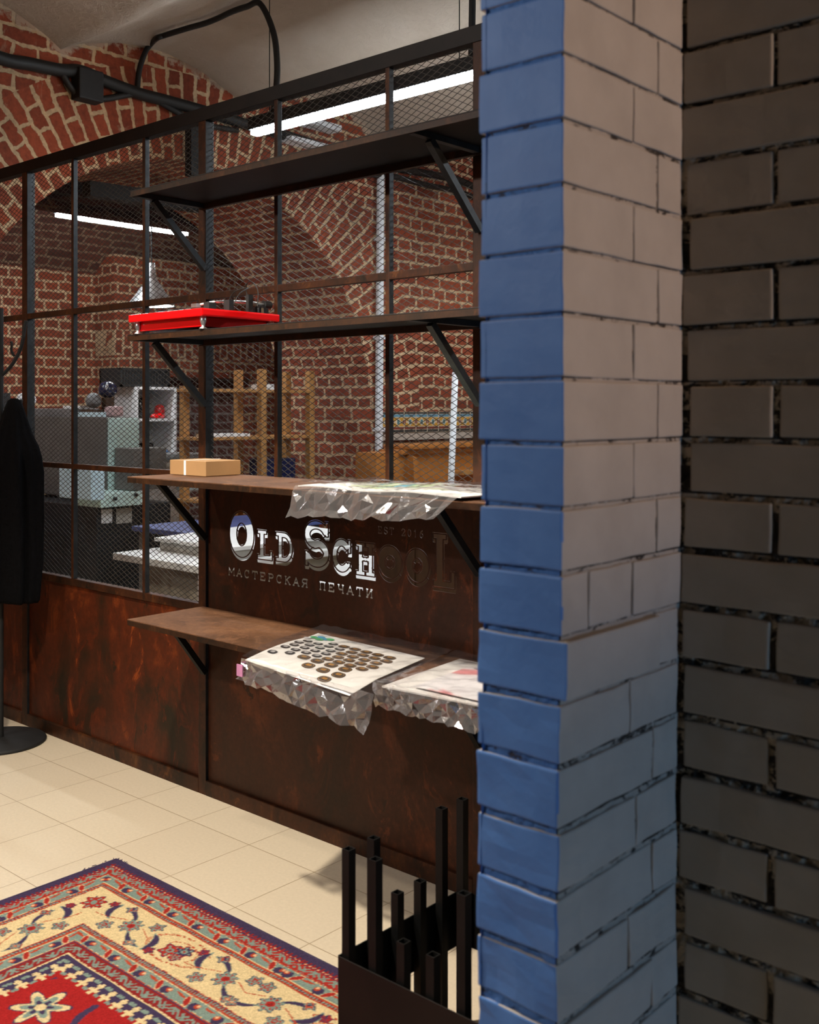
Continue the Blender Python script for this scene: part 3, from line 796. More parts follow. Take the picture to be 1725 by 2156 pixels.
    def leaf(cu, cd_, L, w_, ang, c, bend=0.):
        au = u-cu; ad = d-cd_; ca, sa = math.cos(ang), math.sin(ang); p = au*ca+ad*sa; q = -au*sa+ad*ca-bend*(p/L)**2
        put(((p/L)**2+(q/w_)**2 < 1.35) & inb & (((p/L)**2+(q/w_)**2) > .9), TEA)
        put(((p/L)**2+(q/w_)**2 < 1) & inb, c)
    def ringc(cu, cd_, ru, rd, w_, a0=0, a1=360):
        au = (u-cu)/ru; ad = (d-cd_)/rd; rr = np.hypot(au, ad); th = np.degrees(np.arctan2(ad, au)) % 360
        m = (np.abs(rr-1)*min(ru, rd) < w_) & inb & (((th >= a0) & (th <= a1)) if a1 > a0 else ((th >= a0) | (th <= a1)))
        put(m, ORG)
        put(m & (np.abs(rr-1)*min(ru, rd) < w_*.3), CRM)
    k = 0
    for base in np.arange(.215, 2.9, .43):
        # scroll ring and leaves round each large flower
        if k > 0:
            ringc(base, mid-.005, .115, .062, .0028, 20, 330); ringc(base+.008, mid, .066, .045, .0022, 200, 20)
        leaf(base-.085, mid+.012, .040, .0105, 1.1, PUR, .015); leaf(base+.088, mid-.014, .040, .0105, 1.1, PUR, -.015)
        leaf(base+.16, mid-.05, .045, .007, .35, PUR, .01); leaf(base-.15, mid+.052, .045, .007, .35, PUR, -.01)
        if k % 2 == 0: flower(base, mid-.005, .047, 8, RED, TEA, PUR)
        else:
            flower(base-.016, mid+.008, .034, 5, RED, TEA, DRED); flower(base+.022, mid-.012, .030, 6, PUR, TEA, RED); flower(base+.026, mid+.022, .020, 5, RED, TEA, DRED)
        for s_ in (-1, 1):
            flower(base+s_*.062, mid-s_*.046, .0165, 5, RED, PUR, RED)
            flower(base+s_*.150, mid+s_*.045, .024, 5, TEA, RED, TEA); flower(base+s_*.135, mid-s_*.058, .017, 4, TEA, ORG, CRM)
        # small teal flower half way
        flower(base+.215, mid, .036, 8, TEA, RED, DRED)
        put((np.abs(d-mid-.02*np.sin((u-base)*22)) < .0017) & (np.abs(u-base-.215) < .15) & (np.abs(u-base-.215) > .036) & inb, ORG)
        for s_ in (-1, 1): flower(base+.215+s_*.075, mid+s_*.064, .010, 4, PUR, TEA, PUR)
        k += 1
    stripe(.314, .334); tealband(.334, .387, .03); redband(.388, .433)
    put((d > .433) & (d < .438), CRM)
    fld = d > .438
    put(fld, np.array((.40, .018, .018)))
    # toothed cream and navy edge of the field
    t = (u/.052) % 1.0
    put(fld & (d < .475+.020*np.abs(t-.5)*2), PUR)
    tu = (t-.5)*.052; td = d-.482
    put(fld & (np.abs(tu) < .006) & (np.abs(td) < .026), CRM); put(fld & (np.abs(tu) < .017) & (np.abs(td-.006) < .0055), CRM); put(fld & (np.abs(tu) < .011) & (np.abs(td+.014) < .0045), CRM)
    put(fld & (np.hypot(np.abs(tu)-.020, td+.022) < .007), TEA)
    put(fld & (np.hypot(np.abs(tu)-.022, td-.016) < .006), TEA)
    # field palmettes
    inb = d > .52
    fx = XX-x0; fy = y1-YY
    for (cx_, cy_, r_) in ((.62, .62, .075), (.84, .82, .07), (.62, 1.04, .075), (1.05, .62, .075), (.95, 1.25, .1), (1.28, .62, .075), (1.28, 1.04, .075)):
        rr = np.hypot(fx-cx_, fy-cy_); th = np.arctan2(fy-cy_, fx-cx_)+.7
        e = r_*(.72+.28*np.cos(6*th))
        put(inb & (rr < e+.006), PUR); put(inb & (rr < e), CRM); put(inb & (rr < e*.72), TEA); put(inb & (rr < e*.45), PUR); put(inb & (rr < r_*.2), CRM)
        big = np.hypot(fx-cx_, fy-cy_)/(r_*1.75)
        put(inb & (np.abs(big+.10*np.sin(5*th)-1) < .085) & (np.sin(th*2) > -.2), PUR)
    noi = np.random.RandomState(2).rand(*XX.shape)
    col *= (.64+.28*noi)[..., None]
    nX, nY = XX.shape
    verts = np.stack([XX, YY, zz], -1).reshape(-1, 3)
    idx = np.arange(nX*nY).reshape(nX, nY)
    f = np.stack([idx[:-1, :-1], idx[1:, :-1], idx[1:, 1:], idx[:-1, 1:]], -1).reshape(-1, 4)
    me = bpy.data.meshes.new('rug')
    me.vertices.add(len(verts)); me.vertices.foreach_set('co', verts.ravel().astype(np.float32))
    me.loops.add(f.size); me.loops.foreach_set('vertex_index', f.ravel().astype(np.int32))
    me.polygons.add(len(f)); me.polygons.foreach_set('loop_start', (np.arange(len(f))*4).astype(np.int32))
    try: me.polygons.foreach_set('loop_total', np.full(len(f), 4, np.int32))
    except Exception: pass
    me.update(calc_edges=True)
    ca = me.color_attributes.new('pile', 'FLOAT_COLOR', 'POINT')
    c4 = np.ones((len(verts), 4), np.float32); c4[:, :3] = col.reshape(-1, 3); ca.data.foreach_set('color', c4.ravel())
    a = N('rug_pile'); at = a.n('ShaderNodeAttribute', attribute_name='pile'); v = a.coord()
    n = a.noise(v, 260, 3, .7); a.bump(n, .5, .004)
    c = a.mixc(1.0, at.outputs['Color'], a.ramp(n, [(.3, .8), (.7, 1.15)]), 'MULTIPLY')
    a.set(c, .95, 0, .1); me.materials.append(a.m)
    o = bpy.data.objects.new('rug', me); C.objects.link(o)
    rt = thing('persian_rug', 'red, cream and navy patterned oriental rug lying on the tiled floor', 'rug', (-2.1, .6, 0))
    o.name = 'pile'; o.parent = rt; o.matrix_parent_inverse = Matrix.Translation(rt.location).inverted()
    bm = bmesh.new()
    ring = [(x0, y0), (x1, y0), (x1, y1), (x0, y1)]
    for i in range(4):
        a_, b_ = ring[i], ring[(i+1) % 4]; tube(bm, [(a_[0], a_[1], .005), (b_[0], b_[1], .005)], .0045, 6)
    # loose threads at the seen corner
    for k in range(14):
        px_, py_ = (x0+random.uniform(0, .10), y1) if k % 2 else (x0, y1-random.uniform(0, .12))
        tube(bm, [(px_, py_, .006), (px_+random.uniform(-.012, .006), py_+random.uniform(0, .01), .009), (px_+random.uniform(-.02, .01), py_+random.uniform(-.004, .016), .004)], .0011, 4)
    obj('edge_binding', bm, simple('navy_wool_binding', (.045, .03, .075, 1), .9, 0, .2, 80, .3), rt)
rug()

# ---------------------------------------------------------------- umbrella stand of square tubes
M['stand_front'] = simple('dark_brown_steel', (.005, .0025, .0018, 1), .6, 0, .3, 12, .1, .3)
us = thing('umbrella_stand', 'square black steel stand ringed with upright hollow tubes, beside the blue pillar', 'stand', (-1.42, 1.83, .012))
SZB = .0105
ax0, ax1, ay0, ay1 = -1.635, -1.205, 1.615, 2.035
for (a_, b_, c_, d_, z0, z1) in ((ax0, ax1, ay0-.003, ay0, SZB, .322), (ax0, ax1, ay1, ay1+.003, .19, .322), (ax0-.003, ax0, ay0, ay1, .19, .322), (ax1, ax1+.003, ay0, ay1, .19, .322)):
    bm = bmesh.new(); box(bm, a_, b_, c_, d_, z0, z1, bev=.0008); obj('side_plate', bm, M['stand_front'] if c_ < ay0 else M['black_steel'], us)
bm = bmesh.new(); box(bm, ax0, ax1, ay0, ay1, SZB, SZB+.004); 
obj('base_plate', bm, M['black_steel'], us)
def sqtube(x, y, top):
    bm = bmesh.new(); h = .0105; t = .0022; z0 = SZB+.004
    o_ = [(-h, -h), (h, -h), (h, h), (-h, h)]; i_ = [(-h+t, -h+t), (h-t, -h+t), (h-t, h-t), (-h+t, h-t)]
    O0 = [bm.verts.new((x+a_, y+b_, z0)) for a_, b_ in o_]; O1 = [bm.verts.new((x+a_, y+b_, top)) for a_, b_ in o_]
    I0 = [bm.verts.new((x+a_, y+b_, top-.12)) for a_, b_ in i_]; I1 = [bm.verts.new((x+a_, y+b_, top)) for a_, b_ in i_]
    for k in range(4):
        n_ = (k+1) % 4
        bm.faces.new((O0[k], O0[n_], O1[n_], O1[k])); bm.faces.new((I0[k], I1[k], I1[n_], I0[n_])); bm.faces.new((O1[k], O1[n_], I1[n_], I1[k]))
    bm.faces.new(I0); bm.faces.new(O0[::-1]); return obj('tube', bm, M['black_steel'], us, smooth='keep')
hs = [.552, .552, .405, .405, .552, .552]
xs6 = [-1.62+.0795*i for i in range(6)]; ys6 = [1.63+.0782*i for i in range(6)]
for i in range(6):
    sqtube(xs6[i], ys6[0], hs[i]); sqtube(xs6[i], ys6[5], hs[i])
    if 0 < i < 5: sqtube(xs6[0], ys6[i], hs[i]); sqtube(xs6[5], ys6[i], hs[i])

# ---------------------------------------------------------------- turntable
tt = thing('turntable', 'glossy red record player on silver feet at the left end of its dark shelf', 'turntable', (-3.1, 2.37, 1.769))
tx0, tx1, ty0, ty1 = -3.315, -2.885, 2.205, 2.553
bm = bmesh.new(); box(bm, tx0+.03, tx1-.03, ty0+.028, ty1-.01, 1.778, 1.812, bev=.004); box(bm, tx0, tx1, ty0, ty1, 1.810, 1.838, bev=.006)
obj('plinth', bm, M['red'], tt)
for fx_, fy_ in ((tx0+.03, ty0+.022), (tx1-.02, ty0+.022), (tx0+.03, ty1-.03), (tx1-.02, ty1-.03)):
    bm = bmesh.new(); lathe(bm, [(0, 1.7685), (.014, 1.7685), (.014, 1.771), (.006, 1.776), (.007, 1.784), (.011, 1.795), (.011, 1.811), (0, 1.811)], fx_, fy_, 16)
    obj('foot', bm, M['chrome'], tt, smooth=True)
bm = bmesh.new(); lathe(bm, [(0, 1.838), (.15, 1.838), (.152, 1.843), (.15, 1.848), (0, 1.848)], -3.14, 2.385, 40); obj('platter', bm, M['black_gloss'], tt)
bm = bmesh.new(); lathe(bm, [(0, 1.838), (.03, 1.838), (.028, 1.858), (.012, 1.870), (0, 1.870)], -2.93, 2.50, 20); obj('tonearm_base', bm, M['black_gloss'], tt)
bm = bmesh.new(); tube(bm, spline([(-2.93, 2.515, 1.873), (-2.93, 2.44, 1.876), (-2.94, 2.32, 1.870), (-2.99, 2.27, 1.858)]), .0045, 8); box(bm, -3.01, -2.98, 2.255, 2.275, 1.849, 1.862); arm_ = obj('tonearm', bm, M['chrome'], tt)
bm = bmesh.new(); tube(bm, [(-2.93, 2.515, 1.873), (-2.93, 2.545, 1.873)], .014, 14); obj('counterweight', bm, M['black'], arm_)
for d_ in ((-2.925, -2.895, 2.33, 2.35, 1.838, 1.875), (-2.915, -2.90, 2.42, 2.44, 1.838, 1.90), (-2.92, -2.89, 2.24, 2.27, 1.838, 1.86)): bm = bmesh.new(); box(bm, *d_); obj('control', bm, M['black'], tt)
bm = bmesh.new()
tube(bm, spline([(-2.97, 2.50, 1.86), (-3.0, 2.49, 1.93), (-2.95, 2.47, 1.955), (-2.91, 2.47, 1.92), (-2.90, 2.46, 1.86)]), .002, 6)
tube(bm, spline([(-3.07, 2.45, 1.86), (-3.03, 2.46, 1.92), (-2.95, 2.46, 1.93), (-2.9, 2.38, 1.90), (-2.895, 2.35, 1.86)]), .0018, 6); obj('cable', bm, M['cable'], tt)

# ---------------------------------------------------------------- cardboard box
cb = thing('cardboard_box', 'small flat brown cardboard box with a white tape strip, on the shelf above the lettering', 'box', (-3.2, 2.47, 1.253))
bm = bmesh.new(); box(bm, -3.322, -3.105, 2.392, 2.553, 1.2535, 1.308, bev=.002); carton = obj('carton', bm, M['card'], cb)
bm = bmesh.new(); box(bm, -3.235, -3.223, 2.3912, 2.392, 1.254, 1.3085); box(bm, -3.235, -3.223, 2.3912, 2.553, 1.308, 1.3088); obj('tape_strip', bm, M['tape'], carton)['label'] = 'white tape strip'

# ---------------------------------------------------------------- plastic-wrapped packs
def plastic(name='clear_crinkled_plastic', dif=.015, spec=.04, bs=.12):
    a = N(name); t = a.t; v = a.coord()
    tr = a.n('ShaderNodeBsdfTransparent'); tr.inputs[0].default_value = (.93, .92, .93, 1)
    gl = a.n('ShaderNodeBsdfGlossy'); gl.inputs['Roughness'].default_value = .09; gl.inputs['Color'].default_value = (.95, .95, 1, 1)
    df = a.n('ShaderNodeBsdfDiffuse'); df.inputs[0].default_value = (.75, .73, .75, 1)
    b = a.n('ShaderNodeBump'); b.inputs['Strength'].default_value = bs; b.inputs['Distance'].default_value = .012
    a.l(a.noise(v, 24, 3, .6, 1.5), b.inputs['Height']); a.l(b.outputs[0], gl.inputs['Normal']); a.l(b.outputs[0], df.inputs['Normal'])
    m1 = a.n('ShaderNodeMixShader'); fr = a.n('ShaderNodeFresnel'); fr.inputs[0].default_value = 1.45; a.l(b.outputs[0], fr.inputs['Normal'])
    a.l(a.math('ADD', a.math('MULTIPLY', fr.outputs[0], .9), spec, clamp=True), m1.inputs[0]); a.l(tr.outputs[0], m1.inputs[1]); a.l(gl.outputs[0], m1.inputs[2])
    m2 = a.n('ShaderNodeMixShader'); m2.inputs[0].default_value = dif; a.l(m1.outputs[0], m2.inputs[1]); a.l(df.outputs[0], m2.inputs[2])
    a.l(m2.outputs[0], a.out.inputs[0]); t.nodes.remove(a.b); return a.m
M['plastic'] = plastic()
M['plastic_skirt'] = plastic('hanging_crinkled_plastic', .09, .24, .10)
def crinkle(name, pts, mat, parent, nu=24, nv=4, amp=.012, seed=1, rag=.006):
    rr = random.Random(seed); p00, p10, p11, p01 = [Vector(p) for p in pts]; vs, fs = [], []
    nrm = (p10-p00).cross(p01-p00).normalized()
    for i in range(nu+1):
        for k in range(nv+1):
            s = (i+(rr.uniform(-.38, .38) if 0 < i < nu else 0))/nu; t = (k+(rr.uniform(-.38, .38) if 0 < k < nv else 0))/nv
            p = p00*(1-s)*(1-t)+p10*s*(1-t)+p11*s*t+p01*(1-s)*t
            if k == 0: p = p+Vector((0, 0, rag*rr.uniform(-1, 1)))
            w_ = 1 if k < nv else .15
            vs.append(p+nrm*(amp*w_*(rr.uniform(-.6, .6)+.9*noise.noise(Vector((s*7, t*1.5, seed))))))
    for i in range(nu):
        for k in range(nv):
            a_ = i*(nv+1)+k; q = (a_, a_+nv+1, a_+nv+2, a_+1)
            if (i+k) % 2: fs += [(q[0], q[1], q[2]), (q[0], q[2], q[3])]
            else: fs += [(q[0], q[1], q[3]), (q[1], q[2], q[3])]
    return raw(name, vs, fs, mat, parent)
def sheet(name, pts, mat, parent, nu=30, nv=20, amp=.0, fr=9, thick=.0, rag=0.0, zoff=None):
    """bilinear patch of four corners (p00,p10,p11,p01), crumpled"""
    p00, p10, p11, p01 = [Vector(p) for p in pts]; vs, fs = [], []
    nrm = (p10-p00).cross(p01-p00).normalized()
    for i in range(nu+1):
        for k in range(nv+1):
            s, t = i/nu, k/nv
            p = p00*(1-s)*(1-t)+p10*s*(1-t)+p11*s*t+p01*(1-s)*t
            if rag and k == 0: p = p+(p01-p00).normalized()*rag*noise.noise(Vector((s*9, 3, 1)))
            q = p*fr; a_ = abs(noise.noise(q))+.5*abs(noise.noise(q*2.3+Vector((5, 1, 2))))-.4
            p = p+nrm*amp*a_*2
            if zoff: p = p+Vector((0, 0, zoff(s, t)))
            vs.append(p)
    for i in range(nu):
        for k in range(nv):
            a_ = i*(nv+1)+k; fs.append((a_, a_+nv+1, a_+nv+2, a_+1))
    if thick:
        n0 = len(vs); vs += [v-Vector((0, 0, thick)) for v in vs]; fs += [tuple(x+n0 for x in reversed(f)) for f in list(fs)]
        for i in range(nu):
            for k in (0, nv):
                a_ = i*(nv+1)+k; fs.append((a_, a_+nv+1, a_+nv+1+n0, a_+n0))
        for k in range(nv):
            for i in (0, nu):
                a_ = i*(nv+1)+k; fs.append((a_, a_+1, a_+1+n0, a_+n0))
    return raw(name, vs, fs, mat, parent, smooth=not thick)

# pack on the third shelf
z3 = 1.2525
def print_mat():
    a = N('green_blue_print'); v = a.coord(); 
    mp = a.n('ShaderNodeMapping'); a.l(v, mp.inputs[0]); mp.inputs['Location'].default_value = (2.16*3.6, -2.38*8.5, 0); mp.inputs['Scale'].default_value = (3.6, 8.5, 0)
    ln = a.n('ShaderNodeVectorMath'); ln.operation = 'LENGTH'; a.l(mp.outputs[0], ln.inputs[0])
    d = a.math('ADD', ln.outputs['Value'], a.math('MULTIPLY', a.noise(v, 14, 3), .45))
    c = a.ramp(d, [(.38, (.20, .62, .80, 1)), (.50, (.42, .70, .45, 1)), (.62, (.60, .72, .38, 1)), (1.0, (.78, .82, .72, 1)), (1.0, (.84, .85, .83, 1))])
    return a.set(c, .5)
pk = thing('wrapped_print', 'plastic-wrapped white sheet printed green and blue on the shelf above the lettering', 'bag', (-2.1, 2.38, z3))
wf = lambda s, t: .003*math.sin(s*11+t*5)+.003
sheet('paper_sheet', [(-2.42, 2.215, z3+.009), (-1.78, 2.215, z3+.012), (-1.72, 2.535, z3+.006), (-2.36, 2.545, z3+.006)], print_mat(), pk, 24, 12, .0, 9, .0035, zoff=wf)
sheet('plastic_wrap', [(-2.445, 2.192, z3+.018), (-1.74, 2.205, z3+.022), (-1.70, 2.55, z3+.018), (-2.37, 2.556, z3+.016)], M['plastic'], pk, 60, 26, .006, 14, zoff=lambda s, t: .004*math.sin(s*9+t*3)+.004)
crinkle('plastic_skirt', [(-2.425, 2.172, z3-.082), (-1.835, 2.160, z3-.050), (-1.76, 2.198, z3+.022), (-2.42, 2.203, z3+.014)], M['plastic_skirt'], pk, seed=1)

# sticker pack on the lowest shelf
z4 = .7325
sk = thing('sticker_sheet', 'white sheet of black and gold round stickers in clear plastic on the lowest shelf', 'stickers', (-2.3, 2.25, z4))
c00, c10, c11, c01 = Vector((-2.455, 2.035, .752)), Vector((-2.005, 2.02, .742)), Vector((-2.10, 2.44, .742)), Vector((-2.60, 2.47, .742))
lift = lambda s, t: .014*math.sin(PI*min(1, t*1.2))*(1-s)*.6-.012*(1-min(1, t*3))*s+.004
card_ = sheet('card', [c00, c10, c11, c01], M['paper'], sk, 30, 24, 0, 9, .0012, zoff=lift)
def spos(s, t, h=0): return c00*(1-s)*(1-t)+c10*s*(1-t)+c11*s*t+c01*(1-s)*t+Vector((0, 0, lift(s, t)+h))
bm = bmesh.new()
def disc(s, t, ru, rt_, mi, h, n=16, sq=2.6):
    vs = []
    for k in range(n):
        a_ = 2*PI*k/n; cu = abs(math.cos(a_))**(2/sq)*math.copysign(1, math.cos(a_)); cv = abs(math.sin(a_))**(2/sq)*math.copysign(1, math.sin(a_))
        vs.append(bm.verts.new(spos(s+ru*cu, t+rt_*cv, h)))
    f = bm.faces.new(vs); f.material_index = mi
rows = [(.10, [(.70, 1, 1)]), (.22, [(.46, 1, 1), (.60, 1, 1), (.74, 1, 1)]), (.335, [(.19, 0, .8), (.33, 1, 1), (.46, 1, 1), (.59, 1, 1), (.72, 1, 1)])]
for r_ in range(5):
    t = .43+.095*r_
    rows.append((t, [(.07+.105*k+.02*(r_ % 2), 0, .78) if k < 4-(r_ > 3) else (.07+.105*k+.03*(r_ % 2), 1, .9) for k in range(8) if not (r_ == 4 and k < 2)]))
rows.append((.26, [(.07, 0, .8)]))
for t, lst in rows:
    for s, gold, sc in lst:
        if s > .93: continue
        disc(s, t, .052*sc, .048*sc, 0, .0012); disc(s, t, .045*sc, .040*sc, 2 if gold else 0, .0016)
        disc(s, t, .040*sc, .036*sc, 0, .0019)
        m_ = 2 if gold else 1
        disc(s-.012*sc, t+.006, .010*sc, .018*sc, m_, .0023, 10); disc(s+.013*sc, t+.004, .011*sc, .019*sc, m_, .0023, 10); disc(s, t-.008, .024*sc, .008*sc, m_, .0025, 10); disc(s, t+.014, .016*sc, .006*sc, m_, .0025, 10)
for s, t, mi in ((.10, .90, 3), (.19, .90, 4), (.15, .88, 3), (.055, .86, 4), (.03, .80, 1), (.12, .84, 4)): disc(s, t, .035, .030, mi, .0021, 12)
obj('stickers', bm, [simple('sticker_black', (.03, .03, .035, 1), .35), simple('sticker_grey', (.55, .55, .56, 1), .4), simple('sticker_gold', (.55, .27, .03, 1), .3, .3), simple('sticker_blue', (.08, .45, .75, 1), .4), simple('sticker_green', (.10, .55, .22, 1), .4)], card_, smooth='keep')
sheet('plastic_wrap', [(-2.46, 2.028, .760), (-1.93, 2.03, .752), (-2.04, 2.50, .760), (-2.61, 2.50, .760)], M['plastic'], sk, 60, 40, .004, 13, zoff=lambda s, t: lift(s, t)+.006)
crinkle('plastic_skirt', [(-2.485, 2.03, .692), (-1.94, 2.01, .648), (-1.925, 2.032, .750), (-2.462, 2.028, .762)], M['plastic_skirt'], sk, seed=2)
bm = bmesh.new(); box(bm, -2.478, -2.452, 2.022, 2.026, .708, .742); obj('zip_slider', bm, simple('magenta_print', (.6, .25, .45, 1), .4), sk)
# second bag, by the pillar
s2 = thing('wrapped_papers', 'clear bag of white and red printed papers at the pillar end of the lowest shelf', 'bag', (-1.8, 2.3, z4))
def redprint():
    a = N('white_red_print'); v = a.coord(); n = a.noise(v, 5, 3, .5, .5)
    return a.set(a.ramp(n, [(.50, (.80, .80, .82, 1)), (.60, (.72, .30, .32, 1))]), .5)
sheet('paper_sheet', [(-1.985, 2.125, z4+.010), (-1.62, 2.15, z4+.012), (-1.60, 2.52, z4+.008), (-2.03, 2.52, z4+.008)], M['paper'], s2, 20, 16, 0, 9, .004)
sheet('printed_flyer', [(-1.90, 2.16, z4+.017), (-1.62, 2.16, z4+.019), (-1.60, 2.44, z4+.015), (-1.93, 2.44, z4+.015)], redprint(), s2, 10, 10, 0, 9, .001)
sheet('plastic_wrap', [(-2.0, 2.105, z4+.024), (-1.60, 2.12, z4+.028), (-1.58, 2.54, z4+.026), (-2.06, 2.54, z4+.024)], M['plastic'], s2, 50, 36, .005, 14)
crinkle('plastic_skirt', [(-1.985, 2.10, z4-.040), (-1.60, 2.10, z4-.045), (-1.59, 2.118, z4+.028), (-2.0, 2.104, z4+.024)], M['plastic_skirt'], s2, seed=3)

# ---------------------------------------------------------------- coat rack and coat
cr = thing('coat_rack', 'black coat rack with curved hooks and a round base at the left edge', 'coat rack', (-4.55, 2.36, 0))
bm = bmesh.new(); lathe(bm, [(0, 0.0), (.196, 0.0), (.198, .008), (.19, .016), (.05, .026), (0, .026)], -4.55, 2.36, 48); obj('base', bm, M['black'], cr, smooth=True)
bm = bmesh.new(); tube(bm, [(-4.55, 2.36, .02), (-4.55, 2.36, 1.95)], .014, 14); obj('pole', bm, M['black'], cr)
def rv(dx): return Vector((-4.55+CC*dx, 2.36+SS*dx, 0))
for sg_ in (1, -1):
    hk = [rv(.0)+Vector((0, 0, 1.64)), rv(.055*sg_)+Vector((0, 0, 1.70)), rv(.095*sg_)+Vector((0, 0, 1.78)), rv(.110*sg_)+Vector((0, 0, 1.87)), rv(.116*sg_)+Vector((0, 0, 1.895))]
    bm = bmesh.new(); tube(bm, spline(hk), .0085, 8); obj('hook', bm, M['black'], cr, smooth=True)
    bm = bmesh.new(); tube(bm, spline([rv(.063*sg_)+Vector((0, 0, 1.735)), rv(.050*sg_)+Vector((0, 0, 1.76)), rv(.052*sg_)+Vector((0, 0, 1.79)), rv(.046*sg_)+Vector((0, 0, 1.80))]), .006, 8); obj('hook', bm, M['black'], cr, smooth=True)
bm = bmesh.new(); tube(bm, spline([rv(0)+Vector((0, 0, 1.40)), rv(.05)+Vector((0, 0, 1.43)), rv(.085)+Vector((0, 0, 1.50)), rv(.095)+Vector((0, 0, 1.54))]), .008, 8); obj('hook', bm, M['black'], cr, smooth=True)
# coat hanging in folds
prof = [(1.545, .018, .0), (1.535, .040, .0), (1.50, .058, .0), (1.45, .078, .0), (1.38, .112, -.003), (1.33, .150, -.01), (1.28, .170, -.015), (1.22, .182, -.02), (1.0, .180, -.02), (.82, .172, -.022), (.70, .165, -.03), (.655, .160, -.03), (.64, .150, -.03), (.64, .02, -.03)]
bm = bmesh.new(); rings = []; SEG = 72
ctr = rv(.105)
for z, hw, sh in prof:
    ring = []
    for k in range(SEG):
        th = 2*PI*k/SEG
        fold = 1+.10*math.sin(th*7+z*1.5)*min(1, (1.56-z)*3)+.06*math.sin(th*13+2+z*4)*min(1, (1.56-z)*3)
        ex = hw*1.0*math.cos(th)*fold; ey = hw*.55*math.sin(th)*fold
        # long axis across the view, short axis toward the partition
        ux, uy = .92, .39
        x = ctr.x+sh+ex*ux-ey*uy*.9; y = ctr.y-.045+ex*uy*.55+ey*ux
        ring.append(bm.verts.new((x, min(y, PY-.012), z)))
    rings.append(ring)
for a_, b_ in zip(rings, rings[1:]):
    for k in range(SEG): bm.faces.new((a_[k], a_[(k+1) % SEG], b_[(k+1) % SEG], b_[k]))
bm.faces.new(rings[-1])
tag(obj('coat', bm, M['coat'], smooth=True), 'long black coat hanging in folds on the rack at the left edge', 'coat')

# ---------------------------------------------------------------- lights in the back rooms
def tube_lamp(a, b, label, group, z, along):
    t = thing('tube_light', label, 'ceiling light', ((a[0]+b[0])/2, (a[1]+b[1])/2, z), group)
    bm = bmesh.new()
    if along == 'x': box(bm, a[0], b[0], a[1]-.026, a[1]+.026, z-.016, z+.010, bev=.006)
    else: box(bm, a[0]-.026, a[0]+.026, a[1], b[1], z-.016, z+.010, bev=.006)
    obj('diffuser', bm, M['tube'], t)
    bm = bmesh.new()
    if along == 'x': box(bm, a[0]-.01, b[0]+.01, a[1]-.035, a[1]+.035, z+.010, z+.075, bev=.004)
    else: box(bm, a[0]-.035, a[0]+.035, a[1]-.01, b[1]+.01, z+.010, z+.045, bev=.004)
    obj('housing', bm, M['black'], t)
    for f_ in (.08, .9):
        p = (a[0]+(b[0]-a[0])*f_, a[1]+(b[1]-a[1])*f_); bm = bmesh.new()
        tube(bm, [(p[0], p[1], z+.04), (p[0], p[1], cz(p[0], p[1])+.01 if along == 'x' else 3.24)], .0025 if along == 'x' else .012, 6)
        obj('hanger', bm, M['black'], t)
    return t
tube_lamp((-4.27, 3.6), (-2.75, 3.6), 'glowing white tube light hanging above the topmost shelf behind the mesh', None, 2.93, 'x')
tube_lamp((-7.0, 4.06), (-7.0, 5.20), 'glowing white tube light under the brick vault, seen through the left bay', None, 2.90, 'y')
tube_lamp((-4.2, 6.0), (-2.6, 6.0), 'assumed white tube light hidden behind the blue pillar', None, 2.93, 'x')  # unseen tube assumed from the bright brick near the pillar
tube_lamp((-7.0, 2.2), (-7.0, 3.34), 'unseen white tube light added under the vault, left of the picture', None, 2.90, 'y')  # extra tube out of view, added to brighten the vaulted room
tube_lamp((-1.4, 4.6), (.2, 4.6), 'assumed unseen white tube light far right, behind the grey wall', None, 2.93, 'x')  # another assumed tube, out of view, to light the back room
for loc, p, ang, tg, lc in ASSUMED_LAMPS:  # shade and bulb for each assumed lamp, all out of view
    t = thing('assumed_ceiling_lamp', 'assumed round ceiling lamp outside the picture, over the front hall', 'ceiling lamp', loc, 'assumed front hall ceiling lamps')
    bm = bmesh.new(); lathe(bm, [(.0, loc[2]+.25), (.012, loc[2]+.25), (.012, loc[2]+.05), (.06, loc[2]+.04), (.13, loc[2]), (.128, loc[2]), (.055, loc[2]+.033), (0, loc[2]+.035)], loc[0], loc[1], 28); obj('shade', bm, M['black'], t)
    bm = bmesh.new(); bmesh.ops.create_uvsphere(bm, u_segments=16, v_segments=10, radius=.03); bmesh.ops.translate(bm, verts=bm.verts, vec=(loc[0], loc[1], loc[2]-.005)); obj('bulb', bm, M['lampwarm'], t)
# pendant cone lamp
pl = thing('pendant_lamp', 'cone-shaped aluminium pendant lamp glowing underneath, in the vaulted room', 'lamp', (-6.8, 4.73, 2.27))
bm = bmesh.new(); lathe(bm, [(.0, 2.60), (.025, 2.60), (.032, 2.50), (.045, 2.47), (.11, 2.37), (.175, 2.285), (.178, 2.272), (.172, 2.285), (.105, 2.36), (0, 2.45)], -6.8, 4.73, 36); obj('shade', bm, M['alu'], pl, smooth=True)
bm = bmesh.new(); lathe(bm, [(0, 2.278), (.165, 2.278)], -6.8, 4.73, 36); obj('diffuser', bm, M['lampglow'], pl)
bm = bmesh.new(); tube(bm, [(-6.8, 4.73, 2.6), (-6.8, 4.73, 3.25)], .006, 6); obj('cord', bm, M['cable'], pl)

